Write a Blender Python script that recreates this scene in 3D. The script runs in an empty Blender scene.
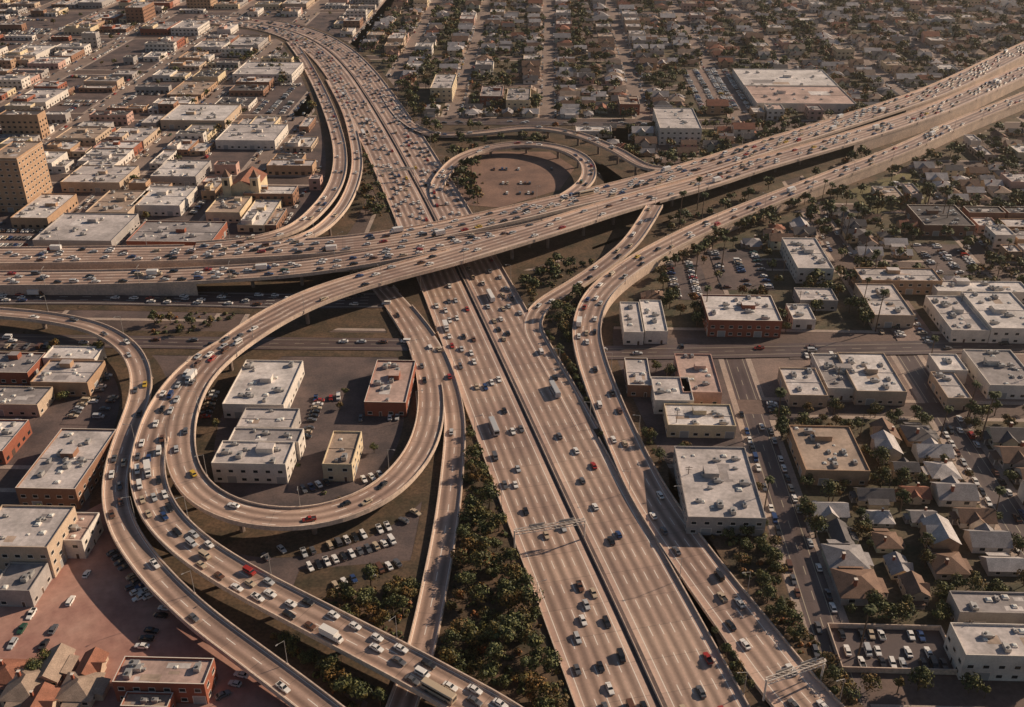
import bpy, math, random
import numpy as np
from mathutils import Matrix, Vector
R = random.Random(11)
rad = math.radians
scene = bpy.context.scene
COL = scene.collection
# ------------------------------------------------------------------ survey
H = 224.0; FP = 995.0; TH = rad(29); YAW = rad(1.9)
rv = Vector((math.cos(YAW), math.sin(YAW), 0))
fv = Vector((-math.sin(YAW)*math.cos(TH), math.cos(YAW)*math.cos(TH), -math.sin(TH)))
uv_ = rv.cross(fv)
def P(u, v, z=0.0):
    d = fv + rv*((u-512)/FP) + uv_*(-(v-353.5)/FP)
    t = (z-H)/d.z
    return Vector((d.x*t, d.y*t, z))
def proj(x, y, z=0):
    p = Vector((x, y, z-H)); dz = p.dot(fv)
    if dz < 1: return (-9999, -9999, 1)
    return (512+FP*p.dot(rv)/dz, 353.5-FP*p.dot(uv_)/dz, dz)
def vis(x, y, z=0, m=50):
    u, v, d = proj(x, y, z)
    return -m < u < 1024+m and -40 < v < 707+m
# ------------------------------------------------------------------ mesh builder
class MB:
    def __init__(s): s.v=[]; s.f=[]; s.m=[]; s.mats=[]; s.uv=[]
    def mi(s, mat):
        if mat not in s.mats: s.mats.append(mat)
        return s.mats.index(mat)
    def face(s, pts, mat):
        n=len(s.v); s.v.extend([tuple(p) for p in pts]); s.f.append(tuple(range(n, n+len(pts)))); s.m.append(s.mi(mat))
    def box(s, x0,x1,y0,y1,z0,z1, mat, top=None, taper=0):
        t=taper
        a=[(x0,y0,z0),(x1,y0,z0),(x1,y1,z0),(x0,y1,z0),(x0+t,y0+t,z1),(x1-t,y0+t,z1),(x1-t,y1-t,z1),(x0+t,y1-t,z1)]
        n=len(s.v); s.v.extend(a)
        for i,q in enumerate([(0,1,5,4),(1,2,6,5),(2,3,7,6),(3,0,4,7),(4,5,6,7),(3,2,1,0)]):
            s.f.append(tuple(n+k for k in q)); s.m.append(s.mi(top if (top and i==4) else mat))
    def loft(s, rings, mat, cap=True):
        n=len(s.v); k=len(rings[0])
        for r in rings: s.v.extend([tuple(p) for p in r])
        mi=s.mi(mat)
        for i in range(len(rings)-1):
            for j in range(k):
                a=n+i*k+j; b=n+i*k+(j+1)%k
                s.f.append((a,b,b+k,a+k)); s.m.append(mi)
        if cap:
            s.f.append(tuple(n+k-1-j for j in range(k))); s.m.append(mi)
            s.f.append(tuple(n+(len(rings)-1)*k+j for j in range(k))); s.m.append(mi)
    def tube(s, p0, p1, r0, r1, mat, k=6, cap=True):
        p0=Vector(p0); p1=Vector(p1); d=(p1-p0).normalized()
        a=d.orthogonal().normalized(); b=d.cross(a)
        rg=[]
        for p,r in ((p0,r0),(p1,r1)):
            rg.append([p+a*(r*math.cos(2*math.pi*i/k))+b*(r*math.sin(2*math.pi*i/k)) for i in range(k)])
        s.loft(rg, mat, cap)
    def add(s, o, M=None, remap=None):
        n=len(s.v)
        if M is None: s.v.extend(o.v)
        else:
            A=np.array(o.v); m=np.array(M)
            B=A@m[:3,:3].T+m[:3,3]
            s.v.extend(map(tuple, B.tolist()))
        ix=[s.mi((remap or {}).get(x,x)) for x in o.mats]
        s.f.extend([tuple(n+k for k in q) for q in o.f])
        s.m.extend([ix[k] for k in o.m])
    def mesh(s, name):
        me=bpy.data.meshes.new(name)
        me.from_pydata(s.v, [], s.f)
        for x in s.mats: me.materials.append(MT[x])
        me.polygons.foreach_set("material_index", s.m)
        if s.uv:
            l=me.uv_layers.new(name="UVMap"); l.data.foreach_set("uv", [c for p in s.uv for c in p])
        me.update()
        return me
def obj(name, data, M=None, parent=None, label=None, cat=None, group=None, kind=None):
    o=bpy.data.objects.new(name, data); COL.objects.link(o)
    if parent: o.parent=parent
    if M is not None: o.matrix_local=M
    if label: o["label"]=label
    if cat: o["category"]=cat
    if group: o["group"]=group
    if kind: o["kind"]=kind
    return o
def T(x,y,z=0,rz=0,s=1,ry=0):
    return Matrix.Translation((x,y,z)) @ Matrix.Rotation(rz,4,'Z') @ Matrix.Rotation(ry,4,'Y') @ Matrix.Scale(s,4)
# ------------------------------------------------------------------ materials
MT={}
class NT:
    def __init__(s,name):
        m=bpy.data.materials.new(name); m.use_nodes=True; s.m=m; s.t=m.node_tree; s.b=s.t.nodes["Principled BSDF"]
        s.b.inputs["Specular IOR Level"].default_value=.4
        MT[name]=m
    def n(s,t): return s.t.nodes.new(t)
    def l(s,a,b): s.t.links.new(a,b)
    def math(s,op,a,b=None,clamp=False):
        n=s.n("ShaderNodeMath"); n.operation=op; n.use_clamp=clamp
        for i,x in enumerate((a,b)):
            if x is None: continue
            if isinstance(x,(int,float)): n.inputs[i].default_value=x
            else: s.l(x,n.inputs[i])
        return n.outputs[0]
    def mix(s,f,a,b,bt='MIX'):
        n=s.n("ShaderNodeMix"); n.data_type='RGBA'; n.blend_type=bt
        for i,x in ((0,f),(6,a),(7,b)):
            if isinstance(x,(int,float)): n.inputs[i].default_value=x
            elif isinstance(x,tuple): n.inputs[i].default_value=(*x,1)
            else: s.l(x,n.inputs[i])
        return n.outputs[2]
    def noise(s,scale,detail=3,vec=None,rough=.6):
        n=s.n("ShaderNodeTexNoise"); n.inputs["Scale"].default_value=scale; n.inputs["Detail"].default_value=detail; n.inputs["Roughness"].default_value=rough
        if vec is None:
            g=s.n("ShaderNodeNewGeometry"); vec=g.outputs["Position"]
        s.l(vec,n.inputs["Vector"]); return n.outputs["Fac"]
    def ramp(s,f,stops):
        n=s.n("ShaderNodeValToRGB"); e=n.color_ramp.elements
        while len(e)<len(stops): e.new(.5)
        for i,(p,c) in enumerate(stops): e[i].position=p; e[i].color=(*c,1)
        s.l(f,n.inputs[0]); return n.outputs[0]
    def out(s,c,rough=.8):
        s.l(c,s.b.inputs["Base Color"]); s.b.inputs["Roughness"].default_value=rough
def mul(c,k): return tuple(min(1,x*k) for x in c)
def mat(name,c1,c2=None,scale=.15,fine=2.0,rough=.85,amt=.35):
    n=NT(name); c2=c2 or mul(c1,.7)
    a=n.ramp(n.noise(scale,4),[(.35,c1),(.65,c2)])
    g=n.ramp(n.noise(fine,3),[(.3,(1-amt,)*3),(.7,(1,1,1))])
    n.out(n.mix(1.0,a,g,'MULTIPLY'),rough)
def plain(name,c,rough=.5,metal=0,coat=0):
    n=NT(name); n.b.inputs["Base Color"].default_value=(*c,1); n.b.inputs["Roughness"].default_value=rough; n.b.inputs["Metallic"].default_value=metal
    if coat: n.b.inputs["Coat Weight"].default_value=coat
def roadmat(name,nl,c1,c2,oil=.40,line=(.88,.83,.74),la=.85):
    n=NT(name)
    uvn=n.n("ShaderNodeUVMap"); sp=n.n("ShaderNodeSeparateXYZ"); n.l(uvn.outputs[0],sp.inputs[0])
    L=sp.outputs[0]; S=sp.outputs[1]
    cb=n.n("ShaderNodeCombineXYZ"); n.l(n.math('MULTIPLY',L,1.6),cb.inputs[0]); n.l(n.math('MULTIPLY',S,.03),cb.inputs[1])
    st=n.noise(1.0,5,cb.outputs[0],.65)
    base=n.ramp(st,[(.3,c2),(.7,c1)])
    base=n.mix(1.0,base,n.ramp(n.noise(.025,3),[(.35,(.72,.69,.71)),(.65,(1,1,1))]),'MULTIPLY')
    base=n.mix(1.0,base,n.ramp(n.noise(1.2,2),[(.3,(.85,.85,.85)),(.7,(1,1,1))]),'MULTIPLY')
    cs=n.math('COSINE',n.math('MULTIPLY',L,2*math.pi))
    of=n.math('MULTIPLY',n.math('SUBTRACT',.5,n.math('MULTIPLY',cs,.5)),.9)
    inr=n.math('MULTIPLY',n.math('GREATER_THAN',L,0),n.math('LESS_THAN',L,nl))
    # inner lanes are worn darker than shoulders
    of=n.math('ADD',n.math('MULTIPLY',of,.8),.18)
    of=n.math('MULTIPLY',of,inr)
    base=n.mix(of,base,n.mix(1.0,base,(oil,oil*.96,oil*.93),'MULTIPLY'))
    fl=n.n("ShaderNodeCombineXYZ"); n.l(n.math('FLOOR',L),fl.inputs[0]); n.l(n.math('FLOOR',n.math('DIVIDE',S,13.0)),fl.inputs[1])
    wn=n.n("ShaderNodeTexWhiteNoise"); wn.noise_dimensions='2D'; n.l(fl.outputs[0],wn.inputs[0])
    base=n.mix(1.0,base,n.ramp(wn.outputs[0],[(0,(.84,.84,.85)),(.5,(.97,.97,.97)),(1,(1,1,1))]),'MULTIPLY')
    fs=n.math('FRACT',n.math('DIVIDE',S,13.0)); j=n.math('LESS_THAN',fs,.02)
    base=n.mix(n.math('MULTIPLY',j,.35),base,(.05,.045,.04))
    rd=n.math('ROUND',L); d=n.math('MULTIPLY',n.math('ABSOLUTE',n.math('SUBTRACT',L,rd)),3.6)
    on=n.math('LESS_THAN',d,.13)
    inner=n.math('MULTIPLY',n.math('GREATER_THAN',L,.5),n.math('LESS_THAN',L,nl-.5))
    rng=n.math('MULTIPLY',n.math('GREATER_THAN',L,-.4),n.math('LESS_THAN',L,nl+.4))
    ds=n.math('LESS_THAN',n.math('FRACT',n.math('DIVIDE',S,12.0)),.36)
    k=n.math('MULTIPLY',n.math('MULTIPLY',on,rng),n.math('SUBTRACT',1.0,n.math('MULTIPLY',inner,n.math('SUBTRACT',1.0,ds))))
    n.out(n.mix(n.math('MULTIPLY',k,la),base,line),.48)
CR1=(.86,.61,.47); CR2=(.62,.435,.34)
for k in (1,2,3,4,5): roadmat(f"concrete_road_{k}",k,CR1,CR2)
roadmat("asphalt_road_2",2,(.20,.145,.13),(.12,.09,.085),.8,(.6,.52,.38),.6)
roadmat("asphalt_road_4",4,(.16,.125,.125),(.10,.08,.085),.75)
mat("ground",(.21,.14,.115),(.11,.078,.068),.02,.6)
mat("lot",(.20,.14,.125),(.09,.07,.07),.06,1.2)
mat("lot_light",(.34,.235,.195),(.20,.145,.125),.05,1.2)
mat("street_pale",(.36,.265,.22),(.25,.185,.155),.05,1.0)
mat("sidewalk",(.56,.43,.35),(.40,.31,.26),.1,1.5)
mat("yard",(.18,.125,.075),(.075,.07,.038),.09,.8,amt=.5)
mat("verge",(.19,.115,.07),(.075,.058,.033),.07,.9,amt=.6)
mat("brown_dirt",(.32,.19,.14),(.19,.115,.09),.05,.8,amt=.35)
mat("grass",(.22,.185,.08),(.14,.115,.05),.05,.8)
mat("concrete",(.84,.64,.50),(.62,.47,.38),.08,1.0)
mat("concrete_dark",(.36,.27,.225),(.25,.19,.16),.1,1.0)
n=NT("dirt")
a=n.ramp(n.noise(.022,6,rough=.62),[(.32,(.27,.135,.115)),(.46,(.42,.22,.175)),(.57,(.52,.30,.235)),(.68,(.66,.43,.35))])
b_=n.ramp(n.noise(.35,4),[(.3,(.74,.72,.72)),(.7,(1,1,1))])
n.out(n.mix(1.0,a,b_,'MULTIPLY'),.9)
walls={"white":(.84,.75,.66),"cream":(.82,.65,.43),"beige":(.64,.48,.35),"brick":(.37,.12,.07),"brown":(.36,.19,.12),"grey":(.47,.42,.39),"pink":(.66,.41,.33),"pale_green":(.52,.53,.43),"tan":(.55,.35,.22)}
for k,c in walls.items(): mat("wall_"+k,c,mul(c,.8),.2,1.5,amt=.2)
roofs={"white":(.88,.80,.76),"light_grey":(.72,.64,.61),"grey":(.44,.39,.38),"pinkish":(.68,.48,.41),"dark":(.14,.12,.12),"tan":(.56,.42,.33)}
for k,c in roofs.items(): mat("roof_"+k,c,mul(c,.62),.09,.7,amt=.3)
shing={"dark_grey":(.18,.16,.16),"brown":(.30,.18,.125),"grey":(.44,.40,.395),"red_brown":(.42,.175,.11),"pale":(.72,.65,.62),"tan":(.52,.38,.29)}
for k,c in shing.items(): mat("shingle_"+k,c,mul(c,.7),.3,3,amt=.4)
plain("glass",(.02,.025,.03),.08); plain("trim",(.76,.67,.58),.6); plain("metal",(.45,.43,.41),.45,.4); plain("dark_metal",(.06,.06,.065),.5,.3)
plain("tyre",(.015,.015,.015),.8); plain("lamp_glass",(.7,.7,.65),.3); plain("tail_red",(.4,.02,.02),.4)
plain("sign_green",(.02,.16,.08),.5); plain("door_dark",(.10,.06,.045),.6); plain("roll_door",(.35,.34,.33),.5)
mat("bark",(.17,.11,.075),(.11,.075,.05),1,6)
mat("frond",(.10,.11,.04),(.055,.065,.025),1,5)
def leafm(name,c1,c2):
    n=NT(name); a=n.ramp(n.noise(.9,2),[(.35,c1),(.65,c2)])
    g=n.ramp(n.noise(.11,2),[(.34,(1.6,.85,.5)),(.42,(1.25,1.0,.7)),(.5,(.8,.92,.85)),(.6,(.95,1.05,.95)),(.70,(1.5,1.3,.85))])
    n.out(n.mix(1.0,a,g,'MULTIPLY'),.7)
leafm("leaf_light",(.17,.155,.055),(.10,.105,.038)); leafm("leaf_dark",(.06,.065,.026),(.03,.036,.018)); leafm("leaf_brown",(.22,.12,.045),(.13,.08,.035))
CARC={"white":(.82,.78,.73),"silver":(.48,.48,.48),"black":(.02,.02,.023),"red":(.36,.03,.02),"blue":(.03,.06,.16),"beige":(.52,.41,.29),"brown":(.13,.06,.035),"yellow":(.66,.43,.05),"grey":(.11,.11,.12),"green":(.03,.08,.05)}
for k,c in CARC.items(): plain("paint_"+k,c,.28,0,.6)
CARW=["white"]*40+["silver"]*12+["black"]*14+["red"]*6+["blue"]*5+["beige"]*9+["brown"]*6+["yellow"]*1+["grey"]*11+["green"]*1
# ------------------------------------------------------------------ occupancy
CX0,CY0,CS=-1100,80,2.0
occ=np.zeros((1100,760),bool)
def cell(x,y): return int((x-CX0)/CS), int((y-CY0)/CS)
def mark(x0,x1,y0,y1):
    a,b=cell(x0,y0); c,d=cell(x1,y1); occ[max(0,a):max(0,c+1), max(0,b):max(0,d+1)]=True
def free(x0,x1,y0,y1):
    a,b=cell(x0,y0); c,d=cell(x1,y1)
    if a<0 or b<0 or c>=occ.shape[0] or d>=occ.shape[1]: return False
    return not occ[a:c+1,b:d+1].any()
# ------------------------------------------------------------------ paths
class Path: pass
PATHS=[]
def catmull(pts,step=4.0):
    out=[]; n=len(pts)
    for i in range(n-1):
        p0=pts[max(0,i-1)];p1=pts[i];p2=pts[i+1];p3=pts[min(n-1,i+2)]
        L=math.dist(p1[:3],p2[:3]); k=max(1,int(L/step))
        for j in range(k):
            t=j/k
            out.append(tuple(.5*((2*b)+(-a+c)*t+(2*a-5*b+4*c-d)*t*t+(-a+3*b-3*c+d)*t**3) for a,b,c,d in zip(p0,p1,p2,p3)))
    out.append(pts[-1]); return out
def path(name,label,pts,w,nl,elev=False,walls=None,mt="concrete",par=(True,True),verge=6,cat="road",off=0):
    q=Path(); cp=[]
    for p in pts:
        z=p[2]; g=P(p[0],p[1],z); cp.append((g.x,g.y,z,p[3] if len(p)>3 else w))
    c=np.array(catmull(cp))
    for _ in range(3):
        c[1:-1,:3]=.25*c[:-2,:3]+.5*c[1:-1,:3]+.25*c[2:,:3]
    d=np.gradient(c[:,:2],axis=0); d/=np.linalg.norm(d,axis=1)[:,None]
    q.n=np.stack([d[:,1],-d[:,0]],1)
    c[:,:2]+=q.n*off
    q.c=c; q.d=d; q.name=name; q.label=label; q.nl=nl; q.elev=elev; q.walls=walls; q.mt=mt; q.par=par; q.verge=verge; q.cat=cat
    q.s=np.concatenate([[0],np.cumsum(np.linalg.norm(np.diff(c[:,:2],axis=0),axis=1))])
    q.eps=len(PATHS)*.012
    c[:,2]+=q.eps
    PATHS.append(q)
    for i in range(len(c)):
        x,y=c[i,0],c[i,1]; h=c[i,3]/2+3
        mark(x-h,x+h,y-h,y+h)
    return q
M0=[(690,770),(662,707),(613,600),(566,500),(520,400),(478,310),(455,262),(433,215),(412,175),(390,135),(367,97),(348,70),(328,50),(304,36),(275,27),(240,22),(190,18)]
M0=[(a,b,.4) for a,b in M0]
mainL=path("freeway","concrete freeway carriageway with oncoming traffic",M0,22.5,5,off=-12.4)
mainR=path("freeway","concrete freeway carriageway with departing traffic",M0,22.5,5,off=12.4)
W1=path("elevated_freeway","elevated concrete freeway carriageway crossing above the lower freeway",
 [(1090,18,9),(1024,49,9),(940,89,10),(850,120,10),(760,148,10),(700,167,10.5),(620,189,11),(560,203,12),(500,217,12.5),(430,232,12.5),(360,243,12),(280,249,10),(200,253,8),(100,255,6),(0,256,6),(-80,256,6)],22,5,elev=True,walls=(0,.42,.66,1))
E1=path("elevated_freeway","elevated concrete freeway curving off into a ramp",
 [(1090,43,8),(1024,71,8),(940,108,9),(850,138,9),(760,164,9.5),(700,183,10),(620,205,11.5),(560,224,12.5),(500,242,12.5,20),(440,260,12.5,18),(380,276,12.5,17),(320,295,12.5,17),(272,318,12,16),(228,348,11.5,14),(200,378,11,11),(184,412,10.5,10.5),(180,445,10,10.5),(187,475,9.5,10.5),(207,498,9,10.5),(240,513,8.5,10.5),(288,519,8,10.5),(337,512,7,10.5),(382,492,6,10.5),(414,460,5,10.5),(429,425,4,10.5),(430,385,3,10),(418,345,2,9),(398,311,1.2,9),(380,288,.8,9),(360,262,.7,9),(346,245,.7,9)],20,4,elev=True,walls=(0,.36))
E0=path("elevated_freeway","elevated concrete freeway carriageway above a retaining wall",
 [(-80,280,5.5),(0,279,5.5),(100,278,6),(200,275,8),(300,268,10),(380,256,12),(440,245,12.3,17),(500,234,12.3,10),(545,224,12.1,8)],18,4,elev=True,walls=(0,.45))
R5=path("freeway_ramp","long curved concrete ramp widening as it descends beside the freeway",
 [(866,770,.6,18),(792,690,.6,17.5),(745,628,.6,16.5),(696,563,.6,15.5),(651,497,.8,14.5),(627,449,1.2,13.5),(606,400,2),(591,357,3),(587,325,4),(601,292,5),(641,260,5.5),(698,230,6),(760,204,6.5),(840,173,7),(900,150,7.3),(960,123,7.5),(1024,97,7.7),(1090,72,8)],13,3,elev=True,walls=(0,1))
R6=path("freeway_ramp","short concrete ramp climbing to the elevated freeway",
 [(588,430,.42),(565,388,.42),(543,350,.42),(532,325,.45),(543,305,.9),(573,286,2),(603,266,4),(629,244,7),(645,222,10),(655,205,11)],9,2,elev=True)
SR=path("freeway_ramp","narrow concrete ramp running down past the loop",
 [(386,288,.9),(408,312,1.0),(432,345,1.2),(448,385,1.3),(455,425,1.3),(452,475,1.2),(446,525,1),(437,575,.8),(428,620,.6),(417,665,.5),(400,712,.5),(385,760,.5)],8,2,elev=True)
D=path("freeway_ramp","wide concrete ramp crowded with queueing cars",
 [(285,314,12.1,8),(238,338,11.6,9),(196,366,11,11),(167,402,10.5),(152,440,10),(148,478,9.5),(160,513,9),(190,545,8.5),(238,577,8),(296,608,7.5),(356,639,7.3),(410,667,7),(455,692,6.5),(495,714,6),(570,765,5)],11.8,3,elev=True)
LR=path("freeway_ramp","curving outer concrete ramp with pale parapets",
 [(-80,307,5),(0,313,6),(50,318,6.5),(95,328,7),(126,346,7.5),(140,370,8),(140,396,8),(130,426,8),(119,460,7.5),(115,495,7),(124,530,7),(153,572,6.5),(198,616,6),(256,660,5.5),(304,696,5),(370,748,4.5)],8.2,2,elev=True)
TLR=path("freeway_ramp","concrete ramp curving from the freeway to the overpass",
 [(291,42,.42),(304,60,.6),(320,90,1),(333,122,2),(340,152,4),(337,180,6),(321,206,8),(293,229,9),(250,241,9),(195,246,8.2)],9,2,elev=True)
TL2=path("freeway_ramp","second concrete ramp beside the freeway",
 [(330,80,.42),(346,110,.9),(355,142,1.5),(357,168,3),(349,195,5),(334,217,8),(310,235,10.3),(270,246,10),(225,251,8.8)],7,1,elev=True)
TLP=path("freeway_ramp","oval concrete loop ramp joining the elevated freeway",
 [(540,209,12),(570,195,11),(588,178,10),(585,161,9),(563,149,8),(527,144,7),(490,148,6),(461,158,5),(444,174,3),(436,190,1.5),(441,205,.9)],9,2,elev=True)
TR=path("freeway_ramp","outer concrete ramp circling the oval loop",
 [(385,95,.9),(402,118,1),(432,134,2),(480,133,4),(530,128,6),(575,134,8),(615,150,9),(650,168,10.3),(700,170,10.3)],8,2,elev=True)
LS=path("street","dark lower roadway with several lanes beside the elevated freeway",[(-80,297,.3),(0,297,.3),(100,297,.3),(200,299,.3),(290,301,.3),(400,300,.3)],18,4,mt="asphalt",par=(False,False))
LS2=path("street","asphalt street passing beneath the looping ramps",[(-80,338,.3),(60,341,.3),(200,343,.3),(330,344,.3),(430,345,.3)],12,2,mt="asphalt",par=(False,False))
RS=path("street","asphalt street beside the residential blocks",[(596,353,.3),(700,352,.3),(800,350,.3),(1100,344,.3)],13,2,mt="asphalt",par=(False,False),verge=0)
FR=path("street","asphalt street along the edge of the interchange",[(415,123,.3),(520,123,.3),(640,124,.3),(730,122,.3)],11,2,mt="asphalt",par=(False,False),verge=0)
def near_lower(x,y,z,me):
    for q in PATHS:
        if q is me: continue
        dd=np.hypot(q.c[:,0]-x,q.c[:,1]-y); i=int(dd.argmin())
        if dd[i]<q.c[i,3]/2+1.5 and q.c[i,2]<z-3: return True
    return False
def col_mesh(h,w):
    m=MB(); k=8
    rg=[]
    for z,r in ((0,.95),(h-2.2,.95),(h-1.6,1.1)):
        rg.append([(r*math.cos(2*math.pi*i/k),r*math.sin(2*math.pi*i/k),z) for i in range(k)])
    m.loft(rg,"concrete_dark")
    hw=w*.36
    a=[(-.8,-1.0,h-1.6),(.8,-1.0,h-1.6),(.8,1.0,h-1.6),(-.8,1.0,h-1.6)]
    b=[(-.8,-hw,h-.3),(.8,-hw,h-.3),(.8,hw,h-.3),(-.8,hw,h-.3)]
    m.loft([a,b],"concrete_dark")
    return m
def build_path(q):
    c=q.c; n=q.n; N=len(c)
    hw=c[:,3]/2
    Lp=c[:,:2]-n*hw[:,None]; Rp=c[:,:2]+n*hw[:,None]
    sh=(c[:,3]-q.nl*3.6)/2
    m=MB(); top=f"{q.mt}_road_{q.nl}"
    for i in range(N-1):
        a=(Lp[i][0],Lp[i][1],c[i,2]); b=(Rp[i][0],Rp[i][1],c[i,2]); e=(Rp[i+1][0],Rp[i+1][1],c[i+1,2]); f=(Lp[i+1][0],Lp[i+1][1],c[i+1,2])
        m.face([a,b,e,f],top)
        l0=(-sh[i])/3.6; l1=(c[i,3]-sh[i])/3.6; l2=(c[i+1,3]-sh[i+1])/3.6; l3=(-sh[i+1])/3.6
        m.uv+=[(l0,q.s[i]),(l1,q.s[i]),(l2,q.s[i+1]),(l3,q.s[i+1])]
    def strip(o,PA,PB,zA,zB,mt,uv=False):
        for i in range(N-1):
            o.face([(*PA[i],zA[i]),(*PB[i],zB[i]),(*PB[i+1],zB[i+1]),(*PA[i+1],zA[i+1])],mt)
            if uv: o.uv+=[(0,0)]*4
    z=c[:,2]
    if q.elev:
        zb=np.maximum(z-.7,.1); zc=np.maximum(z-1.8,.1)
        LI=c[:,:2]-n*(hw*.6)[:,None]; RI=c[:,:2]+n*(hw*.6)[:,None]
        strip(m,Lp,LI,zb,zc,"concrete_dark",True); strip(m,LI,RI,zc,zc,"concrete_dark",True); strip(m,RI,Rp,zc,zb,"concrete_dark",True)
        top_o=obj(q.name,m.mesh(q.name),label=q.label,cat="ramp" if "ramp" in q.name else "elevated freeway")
    else:
        top_o=obj(q.name,m.mesh(q.name),label=q.label,cat="road",kind="structure")
    for si,(on,E,sg) in enumerate(((q.par[0],Lp,-1),(q.par[1],Rp,1))):
        if not on: continue
        if q is mainL and si==1: continue
        if q is mainR and si==0: continue
        A=E-n*(sg*.05); B=E+n*(sg*.35)
        lo=(z-1.0) if q.elev else z*0
        lo=np.maximum(lo,0.05)
        hi=z+.85
        ok=np.ones(N,bool)
        for p in PATHS:
            if p is q: continue
            for i in range(0,N):
                dd=(p.c[:,0]-E[i][0])**2+(p.c[:,1]-E[i][1])**2; j=int(dd.argmin())
                if dd[j]<(p.c[j,3]/2-.6)**2 and abs(p.c[j,2]-z[i])<1.6: ok[i]=False
        def emit_run(o):
            if not o.f: return
            if q.elev: obj("parapet",o.mesh("parapet"),parent=top_o)
            else: obj("freeway_barrier",o.mesh("freeway_barrier"),label="low concrete barrier along the freeway shoulder",cat="barrier")
        o=MB()
        for i in range(N-1):
            if not (ok[i] and ok[i+1]):
                emit_run(o); o=MB(); continue
            def pt(X,k,zz): return (X[k][0],X[k][1],zz[k])
            o.face([pt(A,i,z),pt(A,i,hi),pt(A,i+1,hi),pt(A,i+1,z)],"concrete")
            o.face([pt(A,i,hi),pt(B,i,hi),pt(B,i+1,hi),pt(A,i+1,hi)],"concrete")
            o.face([pt(B,i,hi),pt(B,i,lo),pt(B,i+1,lo),pt(B,i+1,hi)],"concrete")
        emit_run(o)
    if q.elev and q.walls:
        w=q.walls
        for k in range(0,len(w),2):
            i0=int(w[k]*(N-1)); i1=int(w[k+1]*(N-1))
            for E,sg in ((Lp,-1),(Rp,1)):
                o=MB(); X=E+n*(sg*.1)
                for i in range(i0,i1):
                    if z[i]<.5: continue
                    o.face([(*X[i],0),(*X[i+1],0),(*X[i+1],z[i+1]-.45),(*X[i],z[i]-.45)],"concrete")
                if o.f: obj("retaining_wall",o.mesh("retaining_wall"),parent=top_o)
    if q.elev:
        s=14.0
        while s<q.s[-1]-6:
            i=int(np.searchsorted(q.s,s)); fr=i/(N-1)
            inw=q.walls and any(q.walls[k]<=fr<=q.walls[k+1] for k in range(0,len(q.walls),2))
            x,y=c[i,0],c[i,1]
            if c[i,2]>3.4 and not inw and vis(x,y) and not near_lower(x,y,c[i,2],q):
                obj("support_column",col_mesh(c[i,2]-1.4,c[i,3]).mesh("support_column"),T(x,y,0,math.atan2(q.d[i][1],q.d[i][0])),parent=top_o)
            s+=26
    if q.verge:
        o=MB(); ww=(hw+q.verge)[:,None]; A=c[:,:2]-n*ww; B=c[:,:2]+n*ww
        zz=.18+q.eps*.35
        for i in range(N-1):
            dA=A[i+1]-A[i]; dB=B[i+1]-B[i]
            if np.dot(dA,q.d[i])<0 or np.dot(dB,q.d[i])<0: continue
            o.face([(*A[i],zz),(*B[i],zz),(*B[i+1],zz),(*A[i+1],zz)],"verge")
        obj("verge",o.mesh("verge"),label="dark earth and ground cover beside the roadway",cat="verge",kind="structure")
for q in PATHS: build_path(q)
mb=MB(); c=mainL.c
N=len(c); cc=c[:,:2]+mainL.n*12.4
for i in range(N-1):
    a=cc[i]; b=cc[i+1]; n0=mainL.n[i]; n1=mainL.n[i+1]
    for s0,z0,s1,z1 in ((-.35,.3,-.12,1.15),(-.12,1.15,.12,1.15),(.12,1.15,.35,.3)):
        mb.face([(*(a+n0*s0),z0),(*(a+n0*s1),z1),(*(b+n1*s1),z1),(*(b+n1*s0),z0)],"concrete")
obj("median_barrier",mb.mesh("median_barrier"),label="long concrete median barrier between the carriageways",cat="barrier")
ms=MB()
for i in range(N-1):
    ms.face([(*(cc[i]-mainL.n[i]*1.6),.43),(*(cc[i]+mainL.n[i]*1.6),.43),(*(cc[i+1]+mainL.n[i+1]*1.6),.43),(*(cc[i+1]-mainL.n[i+1]*1.6),.43)],"lot")
obj("median_strip",ms.mesh("median_strip"),label="dark paved median strip of the freeway",cat="road",kind="structure")
# ------------------------------------------------------------------ ground
g=MB(); g.face([(-6000,-2000,0),(6000,-2000,0),(6000,9000,0),(-6000,9000,0)],"ground")
obj("ground",g.mesh("ground"),label="wide dusty brown city ground",cat="ground",kind="structure")
def poly(name,label,pts,z,mt,world=False):
    o=MB(); o.face([(p[0],p[1],z) if world else tuple(P(p[0],p[1],0).xy)+(z,) for p in pts],mt)
    ob=obj(name,o.mesh(name),label=label,cat=name.replace("_"," "),kind="structure"); 
    if ob.data.polygons[0].normal.z<0: ob.data.flip_normals()
    return ob
def pad(x0,x1,y0,y1,inner):
    if not (vis(x0,y0,0,120) or vis(x1,y1,0,120) or vis(x0,y1,0,120) or vis(x1,y0,0,120) or vis((x0+x1)/2,(y0+y1)/2,0,120)): return
    o=MB(); o.box(x0,x1,y0,y1,0.0,.12,"sidewalk")
    obj("pavement",o.mesh("pavement"),label="raised kerbed pavement around a city block",cat="pavement",kind="structure")
    o=MB(); o.face([(x0+2.5,y0+2.5,.14),(x1-2.5,y0+2.5,.14),(x1-2.5,y1-2.5,.14),(x0+2.5,y1-2.5,.14)],inner)
    obj("block_ground",o.mesh("block_ground"),label="paved and planted inner ground of a city block",cat="ground",kind="structure")
BL=[]
def blocks(xs,ys,inner,kind,sw=6):
    for a,b in zip(xs,xs[1:]):
        for c_,d in zip(ys,ys[1:]):
            pad(a+sw,b-sw,c_+sw,d-sw,inner); BL.append((a+sw,b-sw,c_+sw,d-sw,kind))
YS=[508,585,680,790,900,1010,1130,1260,1390]
YL=[508,640,790,940,1100,1260,1400]
blocks([-430,-340,-246,-154],[110,205,300,412],"lot","com")
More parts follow.
